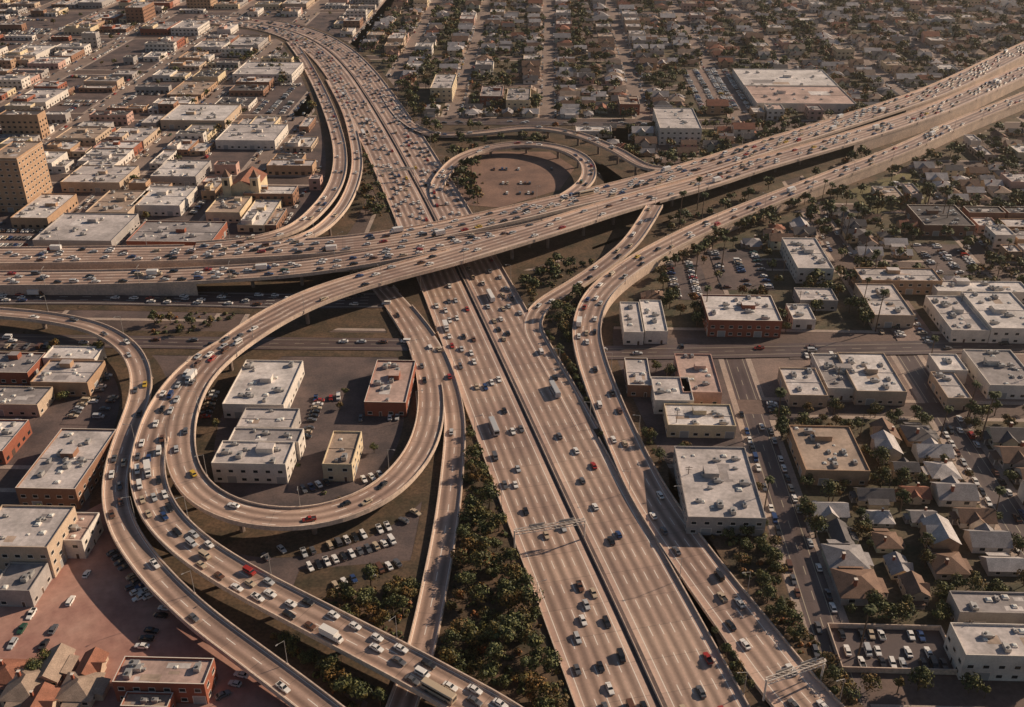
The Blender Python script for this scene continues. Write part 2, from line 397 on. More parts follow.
blocks([-430,-340,-246,-154],[425,470],"lot","com")
XA=[-880,-795,-710,-625,-540,-455,-370,-285,-200]
blocks(XA,YL,"lot","row",8)
blocks([-200,-112],[508,640,790],"lot","row",8)
XT=[-200,-140,-75,3,80,158,236,314,392,470,548,626,704,782]
blocks(XT,YS[3:],"yard","res",7)
XR=[89,169,249,329,409,500]
blocks(XR,[110,208,361],"yard","res"); blocks(XR,[361,418],"lot_light","com",5)
blocks([20,89],[110,208,310,412],"lot","com",5)
blocks([20,89]+XR[1:]+[590,680],[424,510,600,690,780],"yard","mix")
pad(-148,14,100,410,"lot"); pad(-148,14,424,500,"verge"); pad(-106,80,510,780,"verge")
def street(x0,x1,y0,y1,mt="asphalt_road_2"):
    L=MB(); ver=(y1-y0)>(x1-x0)
    L.face([(x0,y0,.03),(x1,y0,.03),(x1,y1,.03),(x0,y1,.03)],mt)
    w=(x1-x0) if ver else (y1-y0); s=(w/2-3.6)/3.6; ln=(y1-y0) if ver else (x1-x0)
    L.uv=[(-s,0),(2+s,0),(2+s,ln),(-s,ln)] if ver else [(-s,0),(-s,ln),(2+s,ln),(2+s,0)]
    obj("street",L.mesh("street"),label="asphalt city street with worn centre marking",cat="street",kind="structure")
for x in XR[:4]: street(x-6,x+6,100,355); street(x-6,x+6,366.5,411)
for x in (-154,-246): street(x-6,x+6,100,411)
for x in XA: street(x-8,x+8,516,1392,"street_pale")
for x in XT: street(x-7,x+7,797,1383,"street_pale")
poly("dirt_lot","bare reddish dirt lot beside the ramps",[(-30,585),(70,520),(108,500),(128,545),(160,590),(240,655),(300,707),(330,760),(-60,760)],.24,"dirt")
poly("dirt_lot","bare earth ground under the trees by the ramps",[(300,570),(420,560),(432,600),(415,650),(350,620),(290,595)],.235,"verge")
poly("verge","dark planted slope beside the freeway",[(448,320),(466,350),(500,430),(545,540),(590,660),(612,720),(430,740),(430,640),(450,560),(458,480),(462,400)],.262,"verge")
poly("verge","planted strip between freeway and ramp",[(528,305),(560,355),(594,425),(650,540),(745,672),(790,740),(750,740),(700,590),(640,480),(600,400),(580,340),(600,285)],.266,"verge")
poly("verge","brown planted slope between ramp and buildings",[(630,425),(668,470),(672,520),(765,522),(790,600),(850,710),(830,712),(780,640),(722,560),(672,495),(640,450)],.258,"verge")
poly("verge","planted embankment below the overpass",[(520,285),(560,262),(620,240),(760,188),(780,200),(640,262),(590,300),(560,330)],.27,"verge")
poly("grass_lot","dry grass lot beside the houses",[(850,190),(905,172),(945,180),(925,205),(870,215)],.16,"grass")
poly("dirt_lot","reddish brown lot inside the oval loop",[(455,165),(490,152),(550,152),(575,168),(560,190),(500,208),(460,205)],.272,"brown_dirt")
# ------------------------------------------------------------------ buildings
def wintemplate(w,h):
    m=MB(); m.box(-w/2,w/2,-.06,0,0,h,"trim"); m.face([(-w/2+.1,-.075,.1),(w/2-.1,-.075,.1),(w/2-.1,-.075,h-.1),(-w/2+.1,-.075,h-.1)],"glass"); m.box(-w/2-.1,w/2+.1,-.16,0,-.12,-.01,"trim"); return m
WIN=wintemplate(1.9,1.4)
DOOR=MB(); DOOR.box(-.6,.6,-.08,0,0,2.3,"trim"); DOOR.face([(-.48,-.09,.03),(.48,-.09,.03),(.48,-.09,2.15),(-.48,-.09,2.15)],"door_dark")
ROLL=MB(); ROLL.box(-1.9,1.9,-.08,0,0,3.2,"trim")
for i in range(8): ROLL.box(-1.7,1.7,-.12 if i%2 else -.10,-.085,.02+i*.38,.38+i*.38,"roll_door")
UNIT=MB(); UNIT.box(-1.2,1.2,-.8,.8,.15,1.3,"metal",taper=.05); UNIT.tube((-.45,0,1.3),(-.45,0,1.5),.4,.4,"dark_metal",8); UNIT.box(1.2,2.2,-.3,.3,.2,.7,"metal"); UNIT.box(-1.1,1.1,-.7,.7,0,.15,"dark_metal")
SKY=MB(); SKY.box(-.8,.8,-.8,.8,0,.3,"trim"); SKY.box(-.7,.7,-.7,.7,.3,.55,"lamp_glass",taper=.3)
MESHC={}
def cm(name,mb):
    if name not in MESHC: MESHC[name]=mb.mesh(name)
    return MESHC[name]
def facade_items(w,d,h,rng):
    it=[]
    ns=max(1,int(h/3.8))
    for rz,L,D_ in ((0,w,d),(math.pi/2,d,w),(-math.pi/2,d,w)):
        n=max(1,min(9,int(L/4.2))); sp=L/n
        Mx=Matrix.Rotation(rz,4,'Z')
        for s in range(ns):
            for i in range(n):
                x=-L/2+sp*(i+.5)
                k='window'
                if s==0 and i%4==1: k='loading_door' if L>18 else 'door'
                z=1.0+s*3.7 if k=='window' else 0.02
                if k=='loading_door' and h<4.2: k='door'
                it.append((k,Mx@Matrix.Translation((x,-D_/2,z))))
    return it
def building(x0,x1,y0,y1,h,wall,roof,parts,rng,name="commercial_building"):
    w=x1-x0; d=y1-y0; cx=(x0+x1)/2; cy=(y0+y1)/2
    m=MB(); W="wall_"+wall; t=.3; zr=h-.7
    a,b=w/2,d/2
    o_=[(-a,-b),(a,-b),(a,b),(-a,b)]; i_=[(-a+t,-b+t),(a-t,-b+t),(a-t,b-t),(-a+t,b-t)]
    for k in range(4):
        p,q=o_[k],o_[(k+1)%4]; pi,qi=i_[k],i_[(k+1)%4]
        m.face([(*p,0),(*q,0),(*q,h),(*p,h)],W); m.face([(*p,h),(*q,h),(*qi,h),(*pi,h)],"trim" if wall in("brick","brown") else W); m.face([(*pi,h),(*qi,h),(*qi,zr),(*pi,zr)],W)
    if h>20:
        m.box(-a-.4,a+.4,-b-.4,b+.4,h-1.6,h-1.0,"wall_beige"); m.box(-a-.3,a+.3,-b-.3,b+.3,4.2,4.7,"wall_beige")
    rf=MB(); rf.face([(*p,zr+.02) for p in i_],"roof_"+roof)
    if d>14 and rng.random()<.6:
        rf.box(-a+t+.05,a-t-.05,-.2,.2,zr,zr+.25,"roof_"+roof)
    for _ in range(rng.choice((1,1,2,2,3,4))):
        px=rng.uniform(-a*.85,a*.4); py=rng.uniform(-b*.85,b*.4); pz=zr+.04+.012*_
        pw_=w*rng.uniform(.1,.26); pd_=d*rng.uniform(.12,.28)
        rf.face([(px,py,pz),(px+pw_,py,pz),(px+pw_,py+pd_,pz),(px,py+pd_,pz)],"roof_"+rng.choice(["grey","white","tan",roof,"light_grey"]))
    units=[]
    for _ in range(int(w*d/55)+1):
        if len(units)>16: break
        ux=rng.uniform(-a+2.5,a-3) if w>8 else 0; uy=rng.uniform(-b+1.6,b-1.6) if d>5 else 0
        units.append((rng.random()<.55,T(ux,uy,zr+.03,rng.choice([0,math.pi/2]),rng.uniform(.6,1.3))))
    if w*d>380 and h<12:
        px=rng.uniform(-a*.5,a*.2); py=rng.uniform(-b*.3,b*.4); rf.box(px,px+rng.uniform(4,7),py,py+rng.uniform(3,5),zr,zr+2.3,W,top="roof_"+roof)
    it=facade_items(w,d,h,rng)
    if parts:
        st=max(1,int(h/3.8))
        o=obj(name,m.mesh(name),T(cx,cy,.12),label=f"{wall.replace('_',' ')} {['single','one','two','three','four','five','six','seven','eight'][min(8,st)]} storey building with {roof.replace('_',' ')} flat roof",cat="building")
        obj("roof",rf.mesh("roof"),parent=o)
        for ac,Mx in units: obj("rooftop_unit" if ac else "skylight",cm("rooftop_unit",UNIT) if ac else cm("skylight",SKY),Mx,parent=o)
        for k,Mx in it[:98]:
            obj(k,cm(k,{'window':WIN,'door':DOOR,'loading_door':ROLL}[k]),Mx,parent=o)
        if len(it)>98:
            q=MB()
            for k,Mx in it[98:]: q.add(WIN,Mx)
            obj("window_rows",q.mesh("window_rows"),parent=o,kind="stuff")
        return o
    m.add(rf)
    for ac,Mx in units: m.add(UNIT if ac else SKY,Mx)
    for k,Mx in it:
        q=MB(); 
        if k=='window': q.face([(-1,-.06,0),(1,-.06,0),(1,-.06,1.4),(-1,-.06,1.4)],"glass")
        else: q.face([(-1.2,-.06,0),(1.2,-.06,0),(1.2,-.06,2.6),(-1.2,-.06,2.6)],"door_dark")
        m.add(q,Mx)
    return m,T(cx,cy,.12)
BX=[
(222,284,404,360,7,"white","white"),(364,406,402,360,7,"brick","pinkish"),
(211,286,463,441,9,"white","light_grey"),(228,299,441,428,8.5,"white","grey"),(236,292,427,408,7,"grey","light_grey"),
(322,352,464,431,8,"cream","tan"),
(15,76,488,428,9,"brown","light_grey"),(-30,48,546,505,13,"beige","light_grey"),(50,82,540,512,8,"white","pinkish"),
(112,205,682,657,8,"brick","pinkish"),(120,168,706,692,5,"brick","tan"),(-10,30,590,562,7,"grey","grey"),
(30,88,382,360,7,"tan","light_grey"),(-20,38,404,386,6,"beige","grey"),(42,95,358,346,6,"white","white"),(-25,28,372,352,6,"brick","grey"),
(-14,17,158,141,35,"tan","tan"),
(32,112,240,213,7,"grey","light_grey"),(126,212,241,221,7,"brick","grey"),(85,128,212,190,7,"beige","tan"),(130,180,205,186,7,"white","white"),
(60,120,182,165,7,"beige","light_grey"),(150,196,176,160,7,"grey","white"),(205,240,212,196,7,"cream","tan"),
(709,782,320,295,9,"brick","white"),(624,644,332,302,7,"white","light_grey"),(645,668,331,300,7,"white","white"),
(628,652,385,358,6,"brown","light_grey"),(655,694,400,377,7,"white","light_grey"),(683,722,392,354,7,"pink","pinkish"),
(668,736,425,404,6,"cream","white"),(688,766,517,447,8,"grey","light_grey"),
(790,828,395,368,6,"beige","light_grey"),(828,858,388,354,6,"white","grey"),(857,907,391,353,7,"beige","white"),
(806,870,470,426,7,"tan","tan"),(798,834,268,238,9,"white","light_grey"),(800,838,300,288,6,"grey","light_grey"),
(875,915,315,284,7,"beige","light_grey"),(862,942,280,268,8,"tan","light_grey"),
(952,990,330,296,7,"white","light_grey"),(992,1045,328,292,8.5,"white","white"),(938,1030,291,281,6,"white","white"),
(948,972,398,372,6,"beige","light_grey"),(940,968,370,354,7,"white","white"),(990,1040,385,350,7,"white","grey"),
(966,1060,655,624,10,"white","light_grey"),(960,1050,612,592,7,"grey","grey"),(925,975,225,205,7,"brown","dark"),
(660,702,128,108,13,"white","light_grey"),(757,856,103,86,7,"white","pinkish"),(744,838,85,69,7,"white","white"),
(576,612,131,126,5,"white","white"),(430,452,88,74,12,"cream","light_grey"),
(620,640,104,96,9,"brick","tan"),(480,502,96,86,8,"brick","grey"),(506,530,100,88,9,"cream","grey"),
(215,275,140,124,7,"white","light_grey"),(160,225,120,104,7,"beige","white"),(232,292,74,62,8,"white","light_grey")
]
rb=random.Random(5)
def surv(ul,ur,vf,vb,z):
    a=P(ul,vf,z); b=P(ur,vf,z); c_=P((ul+ur)/2,vb,z); return a.x,b.x,a.y,c_.y
for t in BX:
    x0,x1,y0,y1=surv(*t[:4],t[4]); 
    building(x0,x1,y0,y1,t[4],t[5],t[6],True,rb); mark(x0-1,x1+1,y0-1,y1+1)
# ------------------------------------------------------------------ cars
def wheel_mb():
    m=MB(); m.tube((0,-.11,.33),(0,.11,.33),.33,.33,"tyre",10); m.tube((0,-.12,.33),(0,.12,.33),.18,.18,"metal",8); return m
WH=wheel_mb()
def car_parts(kind,col):
    P_="paint_"+col; b=MB(); g_=MB()
    if kind in("sedan","wagon","hatch","pickup"):
        sc={"sedan":1,"wagon":1.02,"hatch":.86,"pickup":1.04}[kind]
        st=[(-2.42,.80,.42,.80),(-2.3,.88,.28,.93),(-1.5,.92,.24,.97),(0,.93,.24,.98),(1.1,.92,.24,.94),(2.15,.88,.28,.80),(2.42,.78,.40,.68)]
        b.loft([[(x*sc,-w,zb),(x*sc,w,zb),(x*sc,w,(zb+zt)/2),(x*sc,w*.9,zt),(x*sc,-w*.9,zt),(x*sc,-w,(zb+zt)/2)] for x,w,zb,zt in st],P_)
        gb={"sedan":(-1.75,.95,-1.15,.3),"wagon":(-2.25,.95,-2.05,.3),"hatch":(-1.95,.8,-1.5,.2),"pickup":(-.75,.95,-.6,.35)}[kind]
        x0,x1,x2,x3=[k*sc for k in gb]; zt=1.4 if kind!="pickup" else 1.62
        base=[(x0,-.84,.95),(x1,-.84,.93),(x1,.84,.93),(x0,.84,.95)]; top=[(x2,-.66,zt),(x3,-.66,zt),(x3,.66,zt),(x2,.66,zt)]
        g_.loft([base,top],"glass")
        b.box(x2-.04,x3+.04,-.69,.69,zt-.02,zt+.05,P_)
        for p,q in zip(base,top): b.tube(p,q,.05,.05,P_,4)
        if kind=="pickup":
            b.box(-2.3*sc,-.8*sc,-.78,.78,.965,.985,"dark_metal"); b.box(-2.35*sc,-.8*sc,-.9,-.78,.95,1.15,P_); b.box(-2.35*sc,-.8*sc,.78,.9,.95,1.15,P_); b.box(-2.42*sc,-2.33*sc,-.9,.9,.9,1.15,P_)
        for s in(-1,1):
            b.box(2.38*sc,2.44*sc,s*.55-.14,s*.55+.14,.52,.64,"lamp_glass"); b.box(-2.45*sc,-2.38*sc,s*.6-.15,s*.6+.15,.55,.72,"tail_red")
        b.box(2.36*sc,2.5*sc,-.8,.8,.36,.46,"metal"); b.box(-2.5*sc,-2.36*sc,-.8,.8,.36,.46,"metal")
        wx=1.45*sc; wy=.85; wr=1
    elif kind=="van":
        st=[(-2.45,.90,.4,1.9),(-2.35,.96,.3,2.0),(1.0,.96,.3,2.02),(1.6,.94,.3,1.25),(2.3,.92,.3,1.05),(2.45,.84,.4,.9)]
        b.loft([[(x,-w,zb),(x,w,zb),(x,w*1.0,zb*.4+zt*.6),(x,w*.88,zt),(x,-w*.88,zt),(x,-w,zb*.4+zt*.6)] for x,w,zb,zt in st],P_)
        g_.face([(1.02,-.78,1.96),(1.02,.78,1.96),(1.63,.84,1.30),(1.63,-.84,1.30)][::-1],"glass")
        for s in(-1,1): g_.box(-2.0,.9,s*.955-.02,s*.955+.02,1.2,1.7,"glass")
        g_.box(-2.46,-2.40,-.7,.7,1.2,1.7,"glass")
        wx=1.5; wy=.88; wr=1
    elif kind=="truck":
        b.box(-4.2,2.0,-1.2,1.2,.95,3.4,"paint_white"); b.box(-4.2,3.6,-.5,.5,.55,.9,"dark_metal")
        st=[(2.15,1.05,.5,2.5),(3.1,1.05,.5,2.45),(3.6,1.0,.5,1.5),(4.1,.95,.5,1.3)]
        b.loft([[(x,-w,zb),(x,w,zb),(x,w*.92,zt),(x,-w*.92,zt)] for x,w,zb,zt in st],P_)
        g_.face([(3.13,.9,2.38),(3.13,-.9,2.38),(3.62,-.92,1.58),(3.62,.92,1.58)],"glass")
        wx=2.9; wy=1.0; wr=1.4
    else:
        st=[(-5.9,1.2,.5,2.9),(-5.7,1.27,.4,3.1),(5.6,1.27,.4,3.1),(5.9,1.2,.5,2.8)]
        b.loft([[(x,-w,zb),(x,w,zb),(x,w,zt-.25),(x,w*.85,zt),(x,-w*.85,zt),(x,-w,zt-.25)] for x,w,zb,zt in st],P_)
        for s in(-1,1): g_.box(-5.3,5.2,s*1.27-.02,s*1.27+.02,1.6,2.5,"glass")
        g_.box(5.86,5.93,-1.0,1.0,1.3,2.5,"glass"); wx=3.6; wy=1.15; wr=1.45
    wl=[Matrix.Translation((sx*wx,sy*wy,0))@Matrix.Scale(wr,4) for sx in(-1,1) for sy in(-1,1)]
    full=MB(); full.add(b); full.add(g_)
    for Mx in wl: full.add(WH,Mx)
    lo=MB()
    if kind in("truck","bus","van"): lo.add(b); lo.add(g_)
    else:
        lo.box(-2.4,2.4,-.9,.9,.25,.92,P_,taper=.08); lo.box(-1.7,.9,-.84,.84,.92,1.38,"glass",top=P_,taper=.2)
    return b,g_,wl,full,lo
CP={}
def cp(k,c_):
    if (k,c_) not in CP: CP[(k,c_)]=car_parts(k,c_)
    return CP[(k,c_)]
TRAF=[]; PARK=[]
def pick(rng,traffic):
    r=rng.random()
    if traffic and r<.006: k="bus"
    elif traffic and r<.025: k="truck"
    elif r<.10: k="van"
    elif r<.20: k="pickup"
    elif r<.38: k="hatch"
    elif r<.46: k="wagon"
    else: k="sedan"
    c_=rng.choice(CARW)
    if not traffic and c_ in ("red","yellow") and rng.random()<.6: c_="grey"
    if k=="bus": c_=rng.choice(["white","beige","silver"])
    return k,c_
rc=random.Random(21)
def traffic(q,dirs,sp,f0=0,f1=1):
    L=q.s[-1]
    for li in range(q.nl):
        d=dirs[li] if isinstance(dirs,(list,tuple)) else dirs
        s=f0*L+rc.uniform(2,sp)
        while s<f1*L-4:
            i=min(len(q.c)-2,int(np.searchsorted(q.s,s))); w=q.c[i,3]
            off=-w/2+(w-q.nl*3.6)/2+3.6*(li+.5)+rc.uniform(-.35,.35)
            if abs(off)<w/2-1:
                t=(s-q.s[i-1])/max(.1,q.s[i]-q.s[i-1]) if i>0 else 0
                c0=q.c[max(0,i-1)]*(1-t)+q.c[i]*t
                x=c0[0]+q.n[i][0]*off; y=c0[1]+q.n[i][1]*off; z=c0[2]
                dz=(q.c[i+1,2]-q.c[i,2])/max(.1,q.s[i+1]-q.s[i])
                if vis(x,y,z,30):
                    k,c_=pick(rc,True)
                    if k in("bus","truck") and q.nl<3: k="sedan"
                    TRAF.append((x,y,z+.01,math.atan2(q.d[i][1]*d,q.d[i][0]*d)+rc.uniform(-.02,.02),-math.atan(dz)*d,k,c_))
                    if k in("bus","truck"): s+=8
            s+=max(8.5,rc.expovariate(1/sp)*.85+sp*.2)
traffic(mainL,-1,31,0,.33); traffic(mainL,-1,18,.33,1)
traffic(mainR,1,50,0,.22); traffic(mainR,1,32,.22,.38); traffic(mainR,1,20,.38,1)
traffic(W1,1,16); traffic(E1,-1,16,0,.45); traffic(E1,-1,60,.45,1); traffic(E0,1,17)
traffic(R5,1,28); traffic(R6,1,40,.4,1); traffic(SR,-1,120); traffic(D,1,10,.05,1); traffic(LR,1,48)
traffic(TLR,-1,25); traffic(TL2,1,34); traffic(TLP,1,34); traffic(TR,-1,36); traffic(LS,[1,1,-1,-1],18); traffic(LS2,[-1,1],28); traffic(RS,[-1,1],36); traffic(FR,[-1,1],28)
def prow(x0,y0,x1,y1,ang,occp=.8,pitch=2.8):
    L=math.hypot(x1-x0,y1-y0); n=int(L/pitch)
    for i in range(n):
        if rc.random()<occp:
            t=(i+.5)/n; k,c_=pick(rc,False)
            PARK.append((x0+(x1-x0)*t,y0+(y1-y0)*t,.30,ang+rc.choice((0,math.pi))+rc.uniform(-.04,.04),0,k,c_))
def plot(x0,x1,y0,y1,z=.15,occp=.75,mt="lot",sheet=True):
    if sheet:
        o=MB(); o.face([(x0,y0,z+.135),(x1,y0,z+.135),(x1,y1,z+.135),(x0,y1,z+.135)],mt)
        obj("parking_lot",o.mesh("parking_lot"),label="asphalt parking lot with rows of parked cars",cat="parking lot",kind="structure")
    if (x1-x0)>=(y1-y0):
        y=y0+3
        while y<y1-2: prow(x0+1,y,x1-1,y,math.pi/2,occp); y+=5.6 if int((y-y0)/5)%2 else 11
    else:
        x=x0+3
        while x<x1-2: prow(x,y0+1,x,y1-1,0,occp); x+=5.6 if int((x-x0)/5)%2 else 11
def plotpx(ul,ur,vf,vb,occp=.75,mt="lot"):
    x0,x1,y0,y1=surv(ul,ur,vf,vb,0); plot(x0,x1,y0,y1,.15,occp,mt); mark(x0,x1,y0,y1)
def rowpx(a,b,ang=None,occp=.85,pitch=2.9):
    A=P(*a); B=P(*b); t=math.atan2(B.y-A.y,B.x-A.x)+math.pi/2 if ang is None else ang
    prow(A.x,A.y,B.x,B.y,t,occp,pitch)
rowpx((300,556),(392,527),occp=.85); rowpx((306,570),(396,541),occp=.85); rowpx((322,592),(402,563),occp=.8); rowpx((395,528),(424,508),occp=.7)
rowpx((262,560),(286,549),occp=.7)
rowpx((360,482),(400,470)); rowpx((300,492),(330,482)); rowpx((205,420),(215,392)); rowpx((305,440),(320,400)); rowpx((350,420),(408,418),occp=.6); rowpx((312,400),(350,398),occp=.5)
rowpx((112,552),(152,600),occp=.85); rowpx((168,606),(140,652),occp=.95); rowpx((124,575),(142,602),occp=.6); rowpx((205,668),(225,700),occp=.5); rowpx((232,690),(245,672),occp=.6)
rowpx((92,405),(108,375),occp=.7)
plotpx(-20,30,425,385,.7); plotpx(60,100,425,395,.7); plotpx(-20,50,350,340,.6)
plotpx(672,712,300,262,.85); plotpx(722,775,290,250,.5); plotpx(935,985,275,245,.7); plotpx(700,755,110,70,.92,"lot_light"); plotpx(790,850,360,352,.6)
plotpx(900,940,345,300,.6,"lot_light"); plotpx(640,700,350,338,.6); plotpx(770,800,420,402,.7)
fx0,fx1,fy0,fy1=surv(842,958,672,630,0); mark(fx0-1,fx1+1,fy0-1,fy1+1)
o=MB(); o.face([(fx0,fy0,.29),(fx1,fy0,.29),(fx1,fy1,.29),(fx0,fy1,.29)],"asphalt_road_2"); o.uv=[(9.5,9)]*4
obj("parking_lot",o.mesh("parking_lot"),label="dark asphalt parking lot enclosed by a wall",cat="parking lot",kind="structure")
for yy in (fy0+3.2,(fy0+fy1)/2-1,fy1-3): prow(fx0+2,yy,fx1-2,yy,math.pi/2,.62,3.0)
fe=MB()
for (xa,xb,ya,yb) in ((fx0,fx1,fy0-.15,fy0+.15),(fx0,fx1,fy1-.15,fy1+.15),(fx0-.3,fx0,fy0-.15,fy1+.15),(fx1,fx1+.3,fy0-.15,fy1+.15)):
    fe.box(xa,xb,ya,yb,.1,2.2,"concrete")
obj("boundary_wall",fe.mesh("boundary_wall"),label="pale concrete wall around the parking lot",cat="wall")
for yy in (170,184,194): 
    A=P(492,yy); B=P(556-(yy-166)*.6,yy); prow(A.x,A.y,B.x,B.y,math.pi/2,.4)
def kerb(xs,y0,y1,p,off=4.9):
    for x in xs:
        for sd in(-1,1):
            y=y0
            while y<y1:
                X=x+sd*off
                a,b=cell(X,y)
                if rc.random()<p and vis(X,y,0,10) and 0<=a<occ.shape[0] and 0<=b<occ.shape[1] and not occ[a,b]:
                    k,c_=pick(rc,False); PARK.append((X,y,.04,math.pi/2*(1 if sd>0 else -1),0,k,c_))
                y+=6.3
kerb(XR[:3],215,355,.7); kerb(XR[:3],225,355,.08,1.8); kerb(XR[:4],424,780,.35); kerb(XA,520,1250,.5,6.7); kerb(XA,520,1250,.12,2.2); kerb(XT,800,1200,.4,5.8); kerb([-154,-246],210,405,.5)
# ------------------------------------------------------------------ generated city fabric
HOUSES=[]; COMM=[]; LOTS=[]
rf_=random.Random(33)
WC=["white","white","beige","brick","grey","cream","tan","pink","brown"]; RC=["white","white","light_grey","light_grey","light_grey","pinkish","tan","grey","white","dark"]
def fill_com(b,ptall=.03,sm=1):
    x0,x1,y0,y1,_=b; y=y0+2
    while y<y1-10:
        dp=min(rf_.uniform(14,30)*sm,y1-2-y); x=x0+2
        while x<x1-8:
            w=min(rf_.uniform(12,34)*sm,x1-2-x)
            if w>7 and dp>8 and vis(x+w/2,y+dp/2,0,30) and free(x,x+w,y,y+dp):
                r=rf_.random()
                if r<.24: LOTS.append((x,x+w,y,y+dp))
                elif r<.96:
                    h=rf_.choice([4.5,5,5.5,6,6.5,7,8,8.5]) if rf_.random()>ptall else rf_.uniform(11,20)
                    COMM.append((x+.6,x+w-.8,y+.6,y+dp-1.5,h,rf_.choice(WC),rf_.choice(RC)))
                mark(x,x+w-1,y,y+dp-1)
            x+=w+rf_.choice([0,.5,3])
        y+=dp+rf_.choice([1,3,6])
def fill_rows(b):
    x0,x1,y0,y1,_=b; W_=x1-x0
    for (xa,xb) in ((x0+2.5,x0+W_/2-2),(x0+W_/2+2,x1-2.5)):
        y=y0+2.5
        while y<y1-9:
            L=min(rf_.choice((8,10,14,18,26,40))*rf_.uniform(.85,1.2),y1-2-y)
            if L<7: break
            aa,bb=xa,xb; ex=None
            if rf_.random()<.5:
                k=rf_.uniform(6,15)
                if aa<(x0+x1)/2-10: bb-=k; ex=(bb+.5,xb)
                else: aa+=k; ex=(xa,aa-.5)
            if vis((aa+bb)/2,y+L/2,0,30):
                n=0
                while not free(aa,bb,y,y+L) and n<7:
                    n+=1
                    if free(aa+4*n,bb,y,y+L): aa+=4*n; break
                    if free(aa,bb-4*n,y,y+L): bb-=4*n; break
                if bb-aa>7 and free(aa,bb,y,y+L):
                    if rf_.random()<.24: LOTS.append((aa,bb,y,y+L))
                    else:
                        h=rf_.choice([4,4.5,5,5.5,6,7,8]) if rf_.random()>.05 else rf_.uniform(11,19)
                        COMM.append((aa,bb,y,y+L-.3,h,rf_.choice(WC),rf_.choice(RC)))
                        if L>17 and rf_.random()<.5:
                            COMM.append((aa+2,aa+2+(bb-aa)*.4,y+2,y+2+L*.35,h+2.2,rf_.choice(WC),rf_.choice(RC)))
                        if ex and free(ex[0],ex[1],y,y+L):
                            l2=L*rf_.uniform(.4,.95)
                            if rf_.random()<.6: COMM.append((ex[0],ex[1],y,y+l2,rf_.uniform(3.4,5),rf_.choice(WC),rf_.choice(RC)))
                            else: prow((ex[0]+ex[1])/2,y,(ex[0]+ex[1])/2,y+L,0,.85)
                    mark(aa,bb-1,y,y+L-1)
            y+=L+rf_.choice((0,0,0,.5,3))
    ax=x0+W_/2
    y=y0+4
    while y<y1-4:
        if rf_.random()<.4 and free(ax-1,ax+1,y-2,y+2):
            k,c_=pick(rc,False); PARK.append((ax,y,.15,math.pi/2,0,k,c_))
        y+=7
def fill_res(b,p=.98):
    x0,x1,y0,y1,_=b
    near=y0<420; far=y0>780
    cols=[(x0+9.5,math.pi/2*-1),(x1-9.5,math.pi/2)]
    if x1-x0>52: cols+= [(x0+26,-math.pi/2),(x1-26,math.pi/2)]
    for ci,(x,rz) in enumerate(cols):
        y=y0+6+rf_.uniform(0,3)
        while y<y1-6:
            s=(1.0 if ci<2 else .85)*rf_.uniform(.82,1.22)*(1.08 if far else 1)
            w=9.4*s; d=12*s
            if rf_.random()<(.10 if far else .07) and ci<2 and y<y1-20 and free(x-8,x+9,y-4,y+15) and vis(x,y,0,20):
                COMM.append((x-8,x+9,y-4,y+14,rf_.choice((6.5,7,9.5)),rf_.choice(["white","cream","pink","beige"]),rf_.choice(["white","light_grey","tan"]))); mark(x-8,x+9,y-4,y+14); y+=24; continue
            if rf_.random()<(p if ci<2 else (.6 if far else .85)) and vis(x,y,0,30) and free(x-d/2,x+d/2,y-w/2,y+w/2):
                HOUSES.append((x+rf_.uniform(-2,2),y,rz,rf_.randrange(6),rf_.choice(["white","white","cream","beige","pale_green","pink","grey","tan"]),rf_.choice(["dark_grey","dark_grey","brown","brown","grey","grey","red_brown","pale","pale","tan"]),s))
                mark(x-d/2,x+d/2,y-w/2,y+w/2)
                if near and ci<2: DRV.append((x,y+w/2+1.3,rz))
            y+=rf_.uniform(11.6,14.2)*(1.08 if far else 1)
DRV=[]
for b in BL:
    k=b[4]
    if k=="com": fill_com(b)
    elif k=="row": fill_rows(b)
    elif k=="res":
        if b[2]<905 and b[0]<520 and b[2]>700 and rf_.random()<.35: fill_com(b,.08,.8)
        else: fill_res(b)
    else:
        if rf_.random()<.25: fill_com(b,.02,.8)
        else: fill_res(b)
for (x,y,rz) in DRV:
    sg=-1 if rz<0 else 1
    xa,xb=sorted((x-sg*4,x+sg*9.3))
    if not vis(x,y): continue
    o=MB(); o.face([(xa,y-1.3,.155),(xb,y-1.3,.155),(xb,y+1.3,.155),(xa,y+1.3,.155)],"sidewalk")
    obj("driveway",o.mesh("driveway"),label="pale concrete driveway beside a house",cat="driveway",kind="structure")
    if rf_.random()<.6:
        k,c_=pick(rc,False); PARK.append((x+sg*rf_.uniform(0,5),y,.165,rf_.choice((0,math.pi)),0,k,c_))
dist=lambda x,y:(x*x+y*y)
COMM.sort(key=lambda t:dist(t[0],t[2]))
rest=MB()
for i,t in enumerate(COMM):
    m,Mx=building(*t,False,rb)
    if i<235:
        obj("commercial_building",m.mesh("commercial_building"),Mx,label=f"{t[5].replace('_',' ')} low commercial building with {t[6].replace('_',' ')} flat roof",cat="building")
    else: rest.add(m,Mx)
if rest.f: obj("distant_commercial_buildings",rest.mesh("distant_commercial_buildings"),label="mass of distant flat roofed commercial buildings",cat="buildings",kind="stuff")
for x0,x1,y0,y1 in LOTS: plot(x0,x1,y0,y1,.03,.85,rf_.choice(["lot","lot","lot_light"]))
